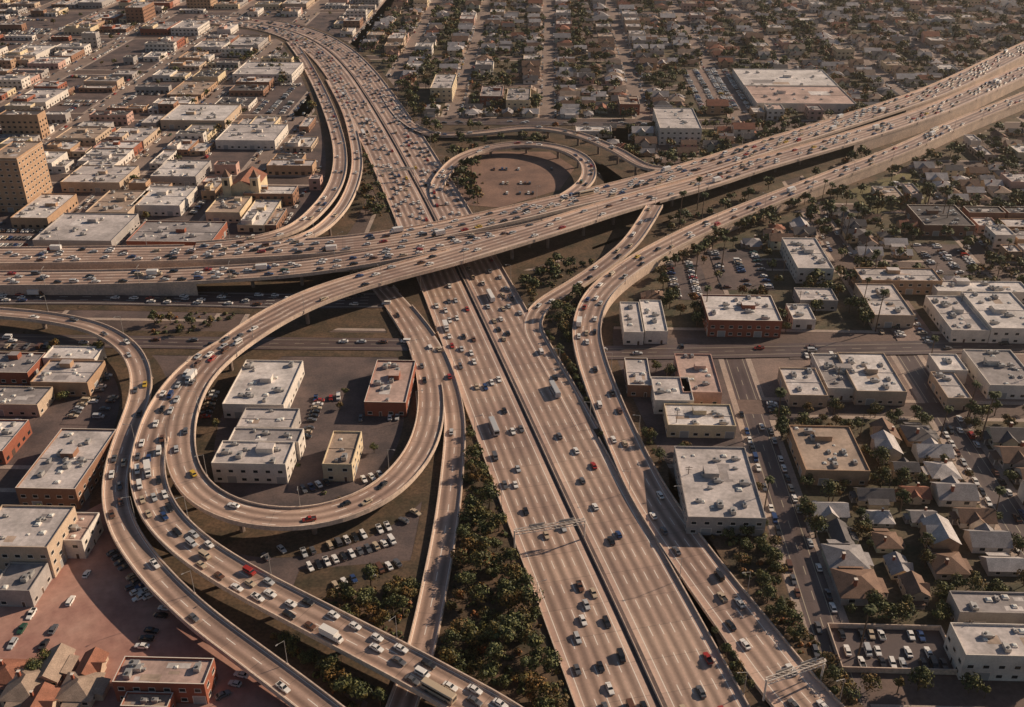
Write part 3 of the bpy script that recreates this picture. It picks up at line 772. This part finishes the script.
def house_parts(k,wall,roof):
    W="wall_"+wall; S="shingle_"+roof
    w,d,h=[(9,12,3.1),(8,14,3.1),(10,12,3.0),(9,13,5.8),(11,11,3.2),(8,12,3.0)][k]
    a,b=w/2,d/2; hip=k in(2,4); rz=h+ (2.7 if not hip else 2.6); ov=.55
    m=MB(); 
    for p,q in (((-a,-b),(a,-b)),((a,-b),(a,b)),((a,b),(-a,b)),((-a,b),(-a,-b))): m.face([(*p,0),(*q,0),(*q,h),(*p,h)],W)
    r=MB(); sl=(rz-h)/a; ze=h-ov*sl
    if not hip:
        m.face([(-a,-b,h),(a,-b,h),(0,-b,rz)],W); m.face([(a,b,h),(-a,b,h),(0,b,rz)],W)
        for s in(-1,1):
            t=[(0,-b-ov,rz+.02),(s*(a+ov),-b-ov,ze+.02),(s*(a+ov),b+ov,ze+.02),(0,b+ov,rz+.02)]
            u=[(x,y,z+.16) for x,y,z in t]; r.loft([t,u] if s>0 else [t[::-1],u[::-1]],S)
    else:
        e=[(-a-ov,-b-ov,ze),(a+ov,-b-ov,ze),(a+ov,b+ov,ze),(-a-ov,b+ov,ze)]
        i0=(0,-b+a*.9,rz); i1=(0,b-a*.9,rz)
        e2=[(x,y,z+.15) for x,y,z in e]; r.loft([e,e2],S,cap=False); r.face(e[::-1],S)
        r.face([e2[0],e2[1],i0],S); r.face([e2[1],e2[2],i1,i0],S); r.face([e2[2],e2[3],i1],S); r.face([e2[3],e2[0],i0,i1],S)
    if k in (0,3,5):
        gx=a+1.2; gw=2.6; gz=rz-.5; zz=h+.1; y0=-b*.1
        for s in(-1,1):
            t=[(0.3,y0,gz),(gx,y0,gz),(gx,y0+s*(gw+.5),zz-.4),(0.3,y0+s*(gw+.5),zz-.4)]; u=[(x,y,z+.14) for x,y,z in t]
            r.loft([t,u],S)
        m.box(a,a+.8,y0-gw,y0+gw,0,h,W); m.face([(a+.81,y0-gw,h),(a+.81,y0+gw,h),(a+.81,y0,gz-.1)],W)
    parts=[("roof",r,Matrix())]
    ch=MB(); ch.box(-.4,.4,-.4,.4,h-.3,rz+.9,"wall_brick"); ch.box(-.48,.48,-.48,.48,rz+.9,rz+1.05,"trim")
    if k%2==0: parts.append(("chimney",ch,Matrix.Translation((-a*.45,b*.3,0))))
    if k in (1,4):
        wg=MB(); x1=a+2.6; hh=2.7
        wg.box(a,x1,-b*.5,b*.6,0,hh,W); wg.loft([[(a+.01,-b*.5-.4,hh+.9),(x1+.4,-b*.5-.4,hh),(x1+.4,b*.6+.4,hh),(a+.01,b*.6+.4,hh+.9)],[(a+.01,-b*.5-.4,hh+1.05),(x1+.4,-b*.5-.4,hh+.15),(x1+.4,b*.6+.4,hh+.15),(a+.01,b*.6+.4,hh+1.05)]],S)
        parts.append(("side_wing",wg,Matrix()))
    po=MB(); pw=w*.55 
    po.loft([[(-pw/2,-b-2.3,2.35),(pw/2,-b-2.3,2.35),(pw/2,-b-.02,2.75),(-pw/2,-b-.02,2.75)],[(-pw/2,-b-2.3,2.5),(pw/2,-b-2.3,2.5),(pw/2,-b-.02,2.9),(-pw/2,-b-.02,2.9)]],S)
    for s in(-1,1): po.box(s*(pw/2-.2)-.1,s*(pw/2-.2)+.1,-b-2.2,-b-2.0,.2,2.37,"trim")
    po.box(-pw/2,pw/2,-b-2.3,-b-.02,0,.2,"sidewalk")
    parts.append(("porch",po,Matrix()))
    parts.append(("door",DOOR,Matrix.Translation((0.3,-b,.2))))
    for z in ([1.0] if h<4 else [1.0,3.9]):
        for x in(-a*.62,a*.66): parts.append(("window",WIN,Matrix.Translation((x,-b,z))))
        for rzz,D_ in((math.pi/2,a),(-math.pi/2,a)):
            for y in(-b*.5,b*.45): parts.append(("window",WIN,Matrix.Rotation(rzz,4,'Z')@Matrix.Translation((y,-D_,z))))
    return m,parts
HC={}
def hc(k,w,r):
    if (k,w,r) not in HC:
        m,ps=house_parts(k,w,r); full=MB(); full.add(m)
        for n_,q,Mx in ps:
            if n_ in("window","door"):
                s=MB(); s.face([(-.9,-.06,0),(.9,-.06,0),(.9,-.06,1.35),(-.9,-.06,1.35)],"glass"); full.add(s,Mx)
            else: full.add(q,Mx)
        HC[(k,w,r)]=[m,ps,full,None,None]
    return HC[(k,w,r)]
HOUSES.sort(key=lambda t:dist(t[0],t[1])); rest=MB()
for i,(x,y,rz,k,w,r,s) in enumerate(HOUSES):
    e=hc(k,w,r); Mx=T(x,y,.12,rz+rf_.choice((0,0,math.pi,math.pi/2 if s<1 else 0)),s*.97)
    lab=f"{w.replace('_',' ')} {'two storey' if k==3 else 'single storey'} house with {r.replace('_',' ')} {'hipped' if k in(2,4) else 'gabled'} roof"
    if i<120:
        if e[3] is None:
            e[3]=(e[0].mesh("house"),[(n_,cm(n_,q) if n_ in("window","door") else q.mesh(n_),M2) for n_,q,M2 in e[1]])
        o=obj("house",e[3][0],Mx,label=lab,cat="house")
        for n_,me,M2 in e[3][1]: obj(n_,me,M2,parent=o)
    elif i<290:
        if e[4] is None: e[4]=e[2].mesh("house")
        obj("house",e[4],Mx,label=lab,cat="house")
    else: rest.add(e[2],Mx)
if rest.f: obj("distant_houses",rest.mesh("distant_houses"),label="mass of distant gabled and hipped roof houses",cat="houses",kind="stuff")
for (u,v,k,w,r,s) in ((28,692,2,"cream","tan",.95),(56,672,1,"pink","tan",.85),(82,694,4,"beige","tan",.9),(92,672,5,"beige","red_brown",.8),(40,712,0,"beige","red_brown",.9),(10,678,4,"brick","red_brown",.8)):
    e=hc(k,w,r); p=P(u,v); 
    if e[3] is None: e[3]=(e[0].mesh("house"),[(n_,cm(n_,q) if n_ in("window","door") else q.mesh(n_),M2) for n_,q,M2 in e[1]])
    o=obj("house",e[3][0],T(p.x,p.y,.25,0,s),label=f"{w} house with {r.replace('_',' ')} roof beside the dirt lot",cat="house")
    for n_,me,M2 in e[3][1]: obj(n_,me,M2,parent=o)
# ------------------------------------------------------------------ cars into scene
def emit(cars,name,grp,lim,stuffname):
    cars.sort(key=lambda t:dist(t[0],t[1]) ); rest=MB()
    names={"sedan":"sedan","hatch":"hatchback","wagon":"station wagon","pickup":"pickup truck","van":"van","truck":"box truck","bus":"bus"}
    for i,(x,y,z,rz,ry,k,c_) in enumerate(cars):
        b,g_,wl,full,lo=cp(k,c_); Mx=T(x,y,z,rz,.94,ry)
        if i<lim:
            nm={"truck":"box_truck","bus":"bus"}.get(k,name)
            where="driving on the concrete freeway" if name=="car" else "parked on the asphalt"
            kk=f"{k}_{c_}"
            o=obj(nm,cm(kk+"_body",b),Mx,label=f"{c_} {names[k]} {where}",cat={"truck":"truck","bus":"bus"}.get(k,"car"),group=grp)
            obj("window",cm(kk+"_glass",g_),parent=o)
            for w in wl: obj("wheel",cm("wheel",WH),w,parent=o)
        else: rest.add(full if y<520 else lo,Mx)
    if rest.f: obj(stuffname,rest.mesh(stuffname),label="mass of small distant "+("moving" if name=="car" else "parked")+" cars",cat="cars",kind="stuff")
emit(TRAF,"car","cars driving on the freeways",300,"distant_traffic")
emit(PARK,"parked_car","cars parked in lots and streets",290,"distant_parked_cars")
# ------------------------------------------------------------------ vegetation
def tree_t(seed,h,r,nq,qs,br=False):
    g_=random.Random(seed); tk=MB(); cr=MB()
    th=h*.42; b1=(g_.uniform(-.4,.4),g_.uniform(-.4,.4),th)
    tk.tube((0,0,0),b1,.045*h*.7,.028*h*.7,"bark",7)
    cl=[]
    for i in range(6):
        a=i*1.05+g_.uniform(-.3,.3); e=(b1[0]+math.cos(a)*r*.55,b1[1]+math.sin(a)*r*.55,th+h*g_.uniform(.10,.33))
        tk.tube((b1[0],b1[1],th*g_.uniform(.75,1)),e,.016*h*.7,.006*h,"bark",5); cl.append((e,r*g_.uniform(.32,.55)))
    tk.tube(b1,(b1[0]*1.3,b1[1]*1.3,h*.8),.02*h*.7,.006*h,"bark",5)
    for i in range(6):
        a=g_.uniform(0,6.28); rr=r*g_.uniform(0,.6); cl.append(((math.cos(a)*rr,math.sin(a)*rr,h*g_.uniform(.55,.86)),r*g_.uniform(.28,.5)))
    for ci,(c_,cr_) in enumerate(cl):
        for j in range(nq//len(cl)):
            v=Vector((g_.gauss(0,1),g_.gauss(0,1),g_.gauss(0,1)+.25)).normalized()
            p=Vector(c_)+Vector((v.x,v.y,v.z*.8))*cr_*(g_.uniform(.7,1.12))
            nn=(v+Vector((g_.gauss(0,.3),g_.gauss(0,.3),g_.gauss(0,.3)))).normalized(); a_=nn.orthogonal().normalized(); a_.rotate(Matrix.Rotation(g_.uniform(0,6.28),3,nn)); b_=nn.cross(a_); s=qs*g_.uniform(.6,1.3)
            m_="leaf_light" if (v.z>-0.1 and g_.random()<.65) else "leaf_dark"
            if br and g_.random()<.75: m_="leaf_brown"
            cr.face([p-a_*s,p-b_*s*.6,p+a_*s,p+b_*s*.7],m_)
    return tk,cr
TT=[tree_t(i,h,r,700,.44,br) for i,(h,r,br) in enumerate([(9,4,0),(11,4.6,0),(6.5,4.4,0),(12,3.4,0),(7,3.6,1),(8,4.0,0)])]
TM=[(a.mesh("trunk"),b.mesh("crown")) for a,b in TT]
def stuff_t(seed0,nq,qs):
    o_=[]
    for i,(h,r,br) in enumerate([(9,4,0),(11,4.4,0),(8,3.8,0),(9,3.6,1),(10,4.2,0)]):
        a,b=tree_t(seed0+i,h,r,nq,qs,br); m=MB(); m.tube((0,0,0),(0,0,4),.3,.2,"bark",4,False); m.add(b); o_.append(m)
    return o_
TFF=stuff_t(50,110,1.05); TMID=stuff_t(70,330,.66)
def palm_t(h,seed):
    g_=random.Random(seed); t=MB(); c_=MB()
    bx=g_.uniform(-.8,.8); pr=(0,0,0)
    for i in range(5):
        f=(i+1)/5; p=(bx*f*f,0,h*f); t.tube(pr,p,.34-.03*i,.31-.03*i,"bark",6,False); pr=p
    for i in range(30):
        a=i*2.4; el=g_.uniform(-.3,1.1); L=3.1
        d=Vector((math.cos(a),math.sin(a),0)); sd=Vector((-math.sin(a),math.cos(a),0)); p=Vector(pr); e=el; w=.12
        for k in range(4):
            q=p+(d*math.cos(e)+Vector((0,0,1))*math.sin(e))*L/4; w2=[.38,.45,.33,.05][k]
            c_.face([p-sd*w,p+sd*w,q+sd*w2,q-sd*w2],"frond"); p=q; w=w2; e-=.55
    return t,c_
PT=[tuple(x.mesh(n_) for x,n_ in zip(palm_t(h,i),("trunk","crown"))) for i,h in enumerate((17,21,15))]
rt=random.Random(77); TREES=[]
def inpoly(x,y,pg):
    r=False; j=len(pg)-1
    for i in range(len(pg)):
        if (pg[i][1]>y)!=(pg[j][1]>y) and x<(pg[j][0]-pg[i][0])*(y-pg[i][1])/(pg[j][1]-pg[i][1])+pg[i][0]: r=not r
        j=i
    return r
def onroad(x,y,mg=1.0):
    for q in PATHS:
        dd=(q.c[:,0]-x)**2+(q.c[:,1]-y)**2; i=int(dd.argmin())
        if dd[i]<(q.c[i,3]/2+mg)**2: return True
    return False
SHR=[]; PRI=[]
def tpoly(pg,nt,ns,s0=.6,s1=1.1,types=(0,1,2,3,2,4,5,2,0,5)):
    w=[tuple(P(a,b).xy) for a,b in pg]; xs=[p[0] for p in w]; ys=[p[1] for p in w]
    k=0; tr=0
    while k<nt+ns and tr<(nt+ns)*14:
        tr+=1; x=rt.uniform(min(xs),max(xs)); y=rt.uniform(min(ys),max(ys))
        if not inpoly(x,y,w): continue
        s=rt.uniform(s0,s1)
        if k<nt and any((x-a)**2+(y-b)**2<(2.2*(s+c_))**2 for a,b,c_,_ in PRI[-130:]): 
            if rt.random()<.9: continue
        if onroad(x,y,3.2*s if k<nt else 1.2): continue
        if k<nt: PRI.append((x,y,s,rt.choice(types)))
        else: SHR.append((x,y,rt.uniform(.4,1.2)))
        k+=1
tpoly([(448,330),(466,350),(500,430),(545,540),(590,660),(605,715),(440,715),(440,640),(456,560),(462,480),(464,400)],74,220,.5,1.15)
tpoly([(535,320),(560,355),(594,425),(660,540),(745,672),(760,700),(740,690),(690,590),(636,490),(590,400),(560,350)],24,260,.3,.55)
tpoly([(640,425),(668,470),(680,520),(765,525),(790,600),(855,705),(838,700),(785,640),(728,560),(680,495),(650,450)],34,100,.4,.85)
tpoly([(310,600),(415,580),(430,600),(412,645),(350,625)],18,60,.6,1.0)
tpoly([(250,618),(330,640),(400,670),(400,707),(350,707)],13,50,.5,.95)
tpoly([(520,285),(560,262),(600,262),(640,250),(600,285),(585,330),(565,345)],28,90,.5,1.0)
tpoly([(650,255),(720,220),(800,190),(815,200),(730,240),(660,280)],30,40,.6,1.1)
tpoly([(355,135),(372,150),(392,205),(385,222),(365,215),(360,170)],18,50,.6,.95)
tpoly([(345,85),(375,125),(352,130)],6,20,.5,.8)
tpoly([(400,85),(440,135),(430,165),(412,130)],16,40,.7,1.1)
tpoly([(447,160),(480,155),(485,205),(452,205)],18,30,.8,1.2)
tpoly([(210,45),(300,55),(318,90),(285,90),(230,60)],22,20,.7,1.2)
tpoly([(20,330),(120,345),(120,362),(20,350)],6,20,.5,.9)
tpoly([(160,312),(240,314),(200,335),(150,335)],6,30,.5,.9)
tpoly([(40,650),(80,660),(90,707),(30,707)],4,6,.4,.7)
tpoly([(200,395),(420,390),(420,450),(330,505),(210,470)],5,8,.4,.6)
def scat(x0,x1,y0,y1,n,s0,s1,rr=.3):
    for _ in range(n):
        x=rt.uniform(x0,x1); y=rt.uniform(y0,y1); s=rt.uniform(s0,s1)
        if vis(x,y,0,20) and free(x-rr,x+rr,y-rr,y+rr):
            TREES.append((x,y,s,rt.randrange(6)))
scat(89,420,205,360,1050,.4,.95); scat(30,88,200,410,50,.4,.8); scat(60,700,425,780,2400,.5,1.1); scat(-200,800,790,1400,6500,.55,1.15); scat(-900,-200,510,1390,700,.4,.8); scat(-430,-160,200,410,70,.4,.7); scat(-120,80,700,800,100,.6,1)
def on_street(x,y):
    if y<418 and y>100 and x>60: return any(abs(x-k)<5.5 for k in XR)
    if y>780 and x>-200: return any(abs(x-k)<7 for k in XT) or any(abs(y-k)<6 for k in YS)
    if x<-150 and y>500: return any(abs(x-k)<8 for k in XA) or any(abs(y-k)<8 for k in YL)
    return False
TREES=PRI+[t for t in TREES if not on_street(t[0],t[1])]
TREES.sort(key=lambda t:dist(t[0],t[1])); rest=MB()
for i,(x,y,s,k) in enumerate(TREES):
    if i<295:
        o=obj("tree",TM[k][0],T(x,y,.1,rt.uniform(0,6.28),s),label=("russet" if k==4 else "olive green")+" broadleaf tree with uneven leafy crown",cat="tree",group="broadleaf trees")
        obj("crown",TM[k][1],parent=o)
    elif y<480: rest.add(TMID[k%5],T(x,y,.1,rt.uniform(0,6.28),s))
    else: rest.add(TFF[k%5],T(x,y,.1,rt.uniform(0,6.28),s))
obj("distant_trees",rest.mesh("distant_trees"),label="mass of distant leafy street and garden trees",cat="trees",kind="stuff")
sh_t=[]
for k in range(4):
    g_=random.Random(k+90); m=MB()
    for j in range(26):
        v=Vector((g_.gauss(0,1),g_.gauss(0,1),abs(g_.gauss(0,1)))).normalized(); p=Vector((v.x*1.3,v.y*1.3,v.z*1.1+.2))*g_.uniform(.6,1)
        a_=v.orthogonal().normalized(); a_.rotate(Matrix.Rotation(g_.uniform(0,6.28),3,v)); b_=v.cross(a_)
        m.face([p-a_*.5,p-b_*.4,p+a_*.5,p+b_*.45],["leaf_dark","leaf_light","leaf_light","leaf_brown"][k if g_.random()<.6 else 0])
    sh_t.append(m)
m=MB()
for x,y,s in SHR: m.add(rt.choice(sh_t),T(x,y,.2,rt.uniform(0,6),s))
obj("shrubs",m.mesh("shrubs"),label="low dark shrubs and ground cover on the slopes",cat="shrubs",kind="stuff")
np_=0
for x in XR[:4]:
    for y in range(215,620,8):
        if rt.random()<.34 and np_<85:
            X=x+rt.choice((-1,1))*7.5; Y=y+rt.uniform(-3,3)
            if vis(X,Y,0,0) and not onroad(X,Y,2):
                t=PT[rt.randrange(3)]; o=obj("palm_tree",t[0],T(X,Y,.1,rt.uniform(0,6),rt.uniform(.75,1.1)),label="tall slender palm tree beside the street",cat="palm tree",group="street palms"); obj("crown",t[1],parent=o); np_+=1
# ------------------------------------------------------------------ street furniture
lp=MB(); lp.tube((0,0,0),(0,0,9.6),.13,.08,"metal",6); lp.tube((0,0,9.5),(2.4,0,10.0),.06,.05,"metal",5); lp.box(-.3,.3,-.3,.3,0,.5,"concrete")
lh=MB(); lh.box(2.2,3.1,-.17,.17,9.9,10.08,"metal",taper=.04); lh.box(2.35,3.0,-.12,.12,9.84,9.9,"lamp_glass")
lpm=lp.mesh("street_lamp"); lhm=lh.mesh("lamp_head"); nlp=0
for q,sd in((mainL,-1),(mainR,1),(R5,1),(D,-1),(LR,-1),(W1,1),(E1,-1),(E0,1)):
    s=20
    while s<q.s[-1]:
        i=int(np.searchsorted(q.s,s)); i=min(i,len(q.c)-1); hw=q.c[i,3]/2+.55
        x=q.c[i,0]+q.n[i][0]*sd*hw; y=q.c[i,1]+q.n[i][1]*sd*hw
        if vis(x,y,0,0) and y<900 and nlp<140:
            o=obj("street_lamp",lpm,T(x,y,q.c[i,2]-.3,math.atan2(-q.n[i][1]*sd,-q.n[i][0]*sd)),label="grey metal lamp post with arm over the roadway",cat="street lamp",group="freeway lamp posts"); obj("lamp_head",lhm,parent=o); nlp+=1
        s+=48
up=MB(); up.tube((0,0,0),(0,0,11),.17,.12,"bark",6)
uc=MB(); uc.box(-1.3,1.3,-.07,.07,10.2,10.35,"bark"); uc.box(-1.0,1.0,-.07,.07,9.3,9.45,"bark")
for x_ in(-1.2,-.5,.5,1.2): uc.tube((x_,0,10.35),(x_,0,10.6),.06,.06,"trim",5)
upm=up.mesh("utility_pole"); ucm=uc.mesh("crossarm")
for x in (129,209,289,55):
    for y in range(225,600,38):
        if vis(x,y) and not onroad(x,y,2):
            o=obj("utility_pole",upm,T(x,y,.1),label="brown wooden utility pole with crossarms behind houses",cat="utility pole",group="utility poles"); obj("crossarm",ucm,parent=o)
def gantry(q,u,v,faces):
    g=P(u,v,q.c[0,2]); dd=np.hypot(q.c[:,0]-g.x,q.c[:,1]-g.y); i=int(dd.argmin()); w=q.c[i,3]/2+1.2
    b=MB(); b.tube((0,-w,0),(0,-w,8.2),.35,.3,"trim",8); b.tube((0,w,0),(0,w,8.2),.35,.3,"trim",8)
    t=MB()
    for dx in(-.7,.7):
        for dz in(6.9,8.2): t.tube((dx,-w,dz),(dx,w,dz),.15,.15,"trim",5)
    n=int(2*w/1.8)
    for k in range(n):
        y0=-w+k*2*w/n; y1=y0+2*w/n
        t.tube((-.7,y0,6.9),(-.7,y1,8.2),.09,.09,"trim",4); t.tube((.7,y0,8.2),(.7,y1,6.9),.09,.09,"trim",4); t.tube((-.7,y0,8.2),(.7,y1,8.2),.09,.09,"trim",4)
    o=obj("sign_gantry",b.mesh("sign_gantry"),T(q.c[i,0],q.c[i,1],q.c[i,2],math.atan2(q.d[i][1],q.d[i][0])),label="steel sign gantry spanning the freeway lanes",cat="sign gantry")
    obj("truss",t.mesh("truss"),parent=o)
    for yy in(-w*.5,w*.35):
        s=MB(); x=.9*faces
        s.box(min(x,x+.12*faces),max(x,x+.12*faces),yy-2.8,yy+2.8,6.2,9.0,"metal"); xf=x+.125*faces
        s.face([(xf,yy-2.7,6.3),(xf,yy+2.7,6.3),(xf,yy+2.7,8.9),(xf,yy-2.7,8.9)],"sign_green"); obj("sign_panel",s.mesh("sign_panel"),parent=o)
gantry(mainL,556,545,1); gantry(R5,792,690,1); gantry(mainL,400,180,1)
# ------------------------------------------------------------------ church with towers
c0=P(246,200); ch=MB(); ch.box(-9,9,-14,14,0,10,"wall_cream"); o=obj("church",ch.mesh("church"),T(c0.x,c0.y+8,.12),label="cream church with pitched roof and twin towers",cat="church")
r=MB(); 
for s in(-1,1): r.face([(0,-14.4,15),(s*9.6,-14.4,9.8),(s*9.6,14.4,9.8),(0,14.4,15)],"shingle_red_brown")
r.face([(-9,-14,10),(9,-14,10),(0,-14,14.8)],"wall_cream"); r.face([(-9,14,10),(9,14,10),(0,14,14.8)],"wall_cream"); obj("roof",r.mesh("roof"),parent=o)
for s in(-1,1):
    t=MB(); t.box(-2.6,2.6,-2.6,2.6,0,17,"wall_cream"); t.box(-2.9,2.9,-2.9,2.9,17,17.5,"trim"); t.box(-2.4,2.4,-2.4,2.4,17.5,22,"shingle_brown",taper=2.2); t.box(-1,1,-2.63,-2.6,12,15.5,"glass"); obj("tower",t.mesh("tower"),T(s*9,-13,0),parent=o)
# ------------------------------------------------------------------ haze: real low-lying volume over the whole city
hz=MB(); hz.box(-5000,5000,-1500,8000,-1,300,"glass"); hm=bpy.data.materials.new("haze"); hm.use_nodes=True
hn=hm.node_tree; hn.nodes.remove(hn.nodes["Principled BSDF"]); vs=hn.nodes.new("ShaderNodeVolumeScatter"); vs.inputs["Density"].default_value=5.5e-5; vs.inputs["Anisotropy"].default_value=.65; vs.inputs["Color"].default_value=(1,.91,.84,1)
hn.links.new(vs.outputs[0],hn.nodes["Material Output"].inputs["Volume"])
me=hz.mesh("haze"); me.materials.clear(); me.materials.append(hm); obj("haze",me,label="thin warm smog layer hanging over the city",cat="haze",kind="structure")
# ------------------------------------------------------------------ camera, light
cam=bpy.data.cameras.new("camera"); cam.lens=FP/1024*36; cam.sensor_width=36; cam.clip_end=20000; cam.clip_start=1
co=bpy.data.objects.new("camera",cam); COL.objects.link(co); co.location=(0,0,H); co.rotation_euler=(rad(90)-TH,0,YAW); scene.camera=co
AZ=rad(60); EL=rad(27)
w=bpy.data.worlds.new("World"); scene.world=w; w.use_nodes=True; nt=w.node_tree
sk=nt.nodes.new("ShaderNodeTexSky"); sk.sky_type='NISHITA'; sk.sun_disc=False; sk.sun_elevation=EL; sk.sun_rotation=AZ; sk.dust_density=1
bg=nt.nodes["Background"]; bg.inputs[1].default_value=.05; nt.links.new(sk.outputs[0],bg.inputs[0])
sl=bpy.data.lights.new("sun",'SUN'); sl.energy=5; sl.angle=rad(.5); sl.color=(1,.80,.60)
so=bpy.data.objects.new("sun",sl); COL.objects.link(so)
so.rotation_euler=Vector((math.sin(AZ)*math.cos(EL),math.cos(AZ)*math.cos(EL),math.sin(EL))).to_track_quat('Z','Y').to_euler()
scene.view_settings.view_transform='Standard'; scene.view_settings.look='None'; scene.view_settings.exposure=0
print("COUNTS traf",len(TRAF),"park",len(PARK),"houses",len(HOUSES),"comm",len(COMM),"trees",len(TREES),"shr",len(SHR),"palms",np_,"objs",len(bpy.data.objects))
